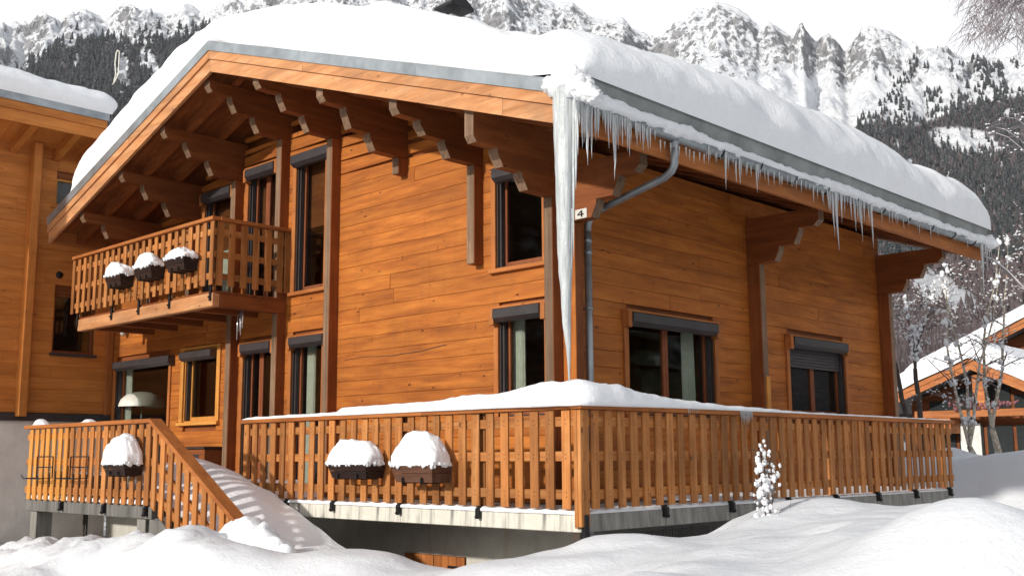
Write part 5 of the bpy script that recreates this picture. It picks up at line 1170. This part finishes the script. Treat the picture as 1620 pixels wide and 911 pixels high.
# big drooping tree beyond the frame at the right
T0 = P(1760, 640, 'Y', 10.); tdist = math.hypot(T0[0] - CAM[0], T0[1] - CAM[1]); t = empty('weeping_birch', T0, 'tall drooping birch whose fine reddish branches enter at the upper right', 'tree'); tr = MB(); tw = MB(); sn = MB()
topz = PD(1760, -250, tdist)[2]
tr.tube([T0 + np.array([0, 0, -1.5]), T0 + np.array([.05, 0, 3]), T0 + np.array([0, .1, 6]), np.array([T0[0], T0[1], topz])], [.22, .18, .13, .05], 10)
for i in range(120):
    q = PD(RNG.uniform(1525, 1700), RNG.uniform(-90, 62), tdist + RNG.uniform(-1.5, 1.5)); s_ = PD(1740, RNG.uniform(-260, -60), tdist)
    path = [s_ + (q - s_) * u + np.array([0, 0, .5 * math.sin(u * 3.1)]) for u in np.linspace(0, 1, 7)]; tw.tube(path, [.022 * (1 - .85 * u) * .75 for u in np.linspace(0, 1, 7)], 4, cap=False)
    for j in range(2, 7):
        for _ in range(5): a = RNG.uniform(0, 6.28); grow(tw, sn if RNG.rand() < .06 else None, path[j], (math.cos(a) * .5 - .15, math.sin(a) * .5, -.35), RNG.uniform(.25, .75), .006, 1, .35, .4, .25, 3, (2, 5), .3, .002)
for (x0, y0, x1, y1, rr_) in ((1640, 480, 1548, 408, .035), (1640, 275, 1575, 215, .015), (1640, 215, 1590, 190, .012), (1650, 250, 1570, 205, .012), (1650, 440, 1590, 460, .012)):
    p = PD(x0 + 120, y0 + 60, tdist); q = PD(x1, y1, tdist - .6); path = [p + (q - p) * u + np.array([0, 0, .12 * math.sin(u * 9)]) for u in np.linspace(0, 1, 10)]
    tw.tube(path, [rr_ * (1 - .75 * u) for u in np.linspace(0, 1, 10)], 6, cap=False)
    sn.tube([a + np.array([0, 0, rr_ * (.9 - .6 * i / 10)]) for i, a in enumerate(path)], [rr_ * (.9 - .07 * i) * RNG.uniform(.5, 1.15) for i in range(10)], 7)
    for j in range(3, 10):
        for _ in range(3): a = RNG.uniform(0, 6.28); grow(tw, sn, path[j], (math.cos(a), math.sin(a), .1), RNG.uniform(.2, .55), .006, 1, .25, .5, .10, 3, (2, 4), .3, .002)
obj('trunk', tr, BARK, t, T0); obj('branches', tw, plain('reddish_twigs', (.25, .21, .225), .8), t, T0); obj('branch_snow', sn, SNOW, t, T0)['kind'] = 'stuff'
# snow-laden sapling in front of the shaded railing
b0 = np.array([3.0, -.82, -.06]); sap = empty('sapling', b0, 'knee high snow caked sapling in front of the shaded terrace railing', 'sapling'); tw = MB(); sn = MB()
stem = [b0, b0 + [-.02, -.01, .2], b0 + [.01, .0, .4], b0 + [-.03, .0, .58], b0 + [-.01, 0, .72]]
tw.tube(stem, [.008, .007, .005, .004, .002], 5); tw.tube([b0, b0 + [.04, .04, .2], b0 + [.07, .06, .38], b0 + [.12, .1, .50]], [.007, .006, .004, .002], 5)
for (dx, dz, s_) in ((-.02, .02, .07), (.03, .05, .06), (-.09, .05, .055), (0, .13, .035), (-.01, .19, .045), (-.05, .26, .06), (0, .30, .055), (-.07, .34, .04), (.02, .36, .04), (-.04, .48, .05), (-.06, .54, .04), (.0, .58, .03), (-.02, .63, .022), (.0, .70, .02), (.07, .38, .045), (.11, .42, .03), (.13, .49, .02), (.12, .33, .022), (-.07, .45, .03), (.05, .31, .03), (.0, .52, .035), (-.02, .40, .035)):
    sn.blob(b0 + np.array([dx * .72, dx * .69, dz]), (s_ * .62, s_ * .62, s_ * .8), 10, 7, amp=.75, fr=3.2, seed=dz * 31)
for i in range(55):
    z = RNG.uniform(.0, .68); off = .07 * (1 - z) * RNG.normal(0, 1, 2); k = RNG.rand() < .35 and z > .2
    q = b0 + np.array([off[0] + (.08 * z if k else 0), off[1] + (.08 * z if k else 0), z * (.75 if k else 1)]); s_ = RNG.uniform(.006, .017); sn.blob(q, (s_, s_, s_ * 1.2), 7, 5, amp=.6, fr=3.5, seed=RNG.rand() * 20)
for i in range(34): a = RNG.uniform(0, 6.28); z = RNG.uniform(.1, .6); grow(tw, None, b0 + np.array([0, 0, z]), (math.cos(a), math.sin(a), .6), RNG.uniform(.1, .2), .003, 1, 0, .5, 0, 3, (1, 3), .4, .0015)
obj('stem', tw, BARKD, sap, b0); obj('snow_clump', sn, SNOWF, sap, b0)['kind'] = 'stuff'
# twigs poking from the garden snow
for k, (x, y, lb) in enumerate(((1232, 820, 'bare twig poking out of the snow beside the sapling'), (1278, 815, 'bare twig on the rounded snow hump right of the sapling'))):
    p = P(x, y, 'X', 3.05); m_ = MB(); grow(m_, None, p - np.array([0, 0, .05]), (.2, .5, .8), .20, .004, 1, 0, .6, 0, 4, (3, 5), .4, .0015); tag(obj('twig', m_, BARKD, None, p), lb, 'twig', 'twigs in the snow')

# ------------------------------------------------------------------ far chalets
FARW = wood('far_timber', 'x', (.26, .08, .025), (.46, .16, .05), (.55, .24, .09), .2, .1, 0)
def far_chalet(apex, left, right, Yf, label, name='far_chalet', deep=9., detail=True, ext=1.5):
    a, l, r_ = P(*apex, 'Y', Yf), P(*left, 'Y', Yf), P(*right, 'Y', Yf)
    ml = (a[2] - l[2]) / (a[0] - l[0]); l = (l[0] - ext, Yf, l[2] - ext * ml); mr = (a[2] - r_[2]) / (r_[0] - a[0]); r2 = (max(r_[0] + 4, a[0] + (a[0] - l[0])), Yf, 0); r2 = (r2[0], Yf, a[2] - mr * (r2[0] - a[0]))
    c = empty(name, (a[0], Yf, 0), label, 'house', 'chalets behind the birches')
    def rs(m_, t0, t1, y0, y1):
        m_.prism([(l[0], l[2] + t0), (l[0], l[2] + t1), (a[0], a[2] + t1), (a[0], a[2] + t0)], 'Y', y0, y1); m_.prism([(a[0], a[2] + t0), (a[0], a[2] + t1), (r2[0], r2[2] + t1), (r2[0], r2[2] + t0)], 'Y', y0, y1)
    m_ = MB(); rs(m_, -.02, -.22, Yf + .1, Yf + deep); rf_ = obj('roof', m_, ZINCD, c)
    for k, (t0, t1, dy) in enumerate(((.0, -.20, 0), (-.203, -.42, .04))): m_ = MB(); rs(m_, t0, t1, Yf + dy, Yf + dy + .06); obj('fascia_board', m_, FARW, c, (a[0], Yf, a[2] + t0))
    m_ = MB(); wl, wr = l[0] + 1.2, r2[0] - 1.2
    m_.prism([(wl, -.5), (wr, -.5), (wr, a[2] - (wr - a[0]) * mr - .3), (a[0], a[2] - .3), (wl, a[2] - (a[0] - wl) * ml - .3)], 'Y', Yf + 1.6, Yf + deep - .5); obj('wall', m_, W_['beamx'], c)
    if detail:
        zb = P(1533, 648, 'Y', Yf + .5)[2]; m_ = MB(); m_.box(wl + .6, wr, Yf + .45, Yf + .6, zb - .28, zb, 0, .01); obj('balcony_beam', m_, FARW, c, (a[0], Yf, zb))
        zt = P(1533, 668, 'Y', Yf + .5)[2]; m_ = MB(); m_.box(wl + .6, wl + 2.0, Yf + .5, Yf + 1.55, zt - .4, zb - .285, 0, .01); obj('corbel', m_, FARW, c)
        for xx in (a[0] - .15,): m_ = MB(); m_.box(xx, xx + .45, Yf + .5, Yf + .8, zb + .002, a[2] - .6, 0, .01); obj('king_post', m_, FARW, c)
        for i in range(6):
            u0 = wl + .8 + i * (wr - wl - 1.2) / 6; u1 = u0 + (wr - wl - 1.2) / 6 - .15
            top = min(a[2] - abs((u0 + u1) / 2 - a[0]) * .45 - .7, zb + 1.8)
            if top > zb + .3: m_ = MB(); m_.box(u0, u1, Yf + 1.50, Yf + 1.59, zb + .05, top); obj('window', m_, GLASSD, c, (u0, Yf, zb))
            m_ = MB(); m_.box(u0, u1, Yf + 1.50, Yf + 1.59, 0.1, zb - .6); obj('window', m_, GLASSD, c, (u0, Yf, 0))
        for ua in (wl + 2.0, wl + 6.2): m_ = MB(); m_.box(ua, ua + .8, Yf + 1.40, Yf + 1.48, .1, zb - .5); obj('curtain', m_, plain('white_drape', (.7, .7, .66), .9), c)
        fl = MB()
        for i in range(45): u = RNG.uniform(wl + 2.0, wl + 4.6); fl.blob((u, Yf + .4 + RNG.uniform(-.1, .1), zb + RNG.uniform(.02, .28)), RNG.uniform(.05, .10), 6, 4, amp=.4)
        tag(obj('flower_trough', fl, plain('faded_pink', (.22, .09, .10), .9, 0, .6), c and None), 'faded pink flowers along the far chalet balcony beam', 'flowers', kind='stuff')
        fl = MB()
        for i in range(60): u = RNG.uniform(wl + 6.2, wl + 8.6); fl.blob((u, Yf + .4 + RNG.uniform(-.1, .1), zb + RNG.uniform(.02, .22)), RNG.uniform(.05, .10), 6, 4, amp=.4)
        tag(obj('evergreen_trough', fl, plain('dull_green', (.08, .16, .05), .9, 0, .5)), 'green plants along the far chalet balcony beam', 'plants', kind='stuff')
    # snow on top
    X = np.concatenate([np.linspace(l[0] - .1, a[0], 40), np.linspace(a[0] + .1, r2[0], 40)]); Y = np.linspace(Yf - .12, Yf + deep, 40); XX, YY = np.meshgrid(X, Y, indexing='ij')
    bz = np.where(XX < a[0], a[2] - (a[0] - XX) * ml, a[2] - (XX - a[0]) * mr); e = np.minimum(np.minimum(XX - X[0], X[-1] - XX), np.minimum(YY - Y[0], Y[-1] - YY)); ZZ = bz + .01 + .75 * np.clip(e / .4, 0, 1) ** .5 + .06 * fbm(XX, YY, 0 * XX, 3)
    tag(obj_np('roof_snow', np.stack([XX, YY, ZZ], -1).reshape(-1, 3), grid_faces(80, 40), SNOW), 'snow blanket on ' + ('the far chalet roof behind the birches' if detail else 'the roof half hidden behind the far chalet'), 'snow')
GLASSD = plain('far_window', (.03, .035, .035), .15)
far_chalet((1533, 567), (1425, 617), (1620, 602), 33., 'far orange timber chalet with snowy gable roof behind the birches')
far_chalet((1700, 462), (1575, 527), (1790, 500), 47., 'half hidden timber house behind the far chalet roof', 'far_house', 9., False, 5.)
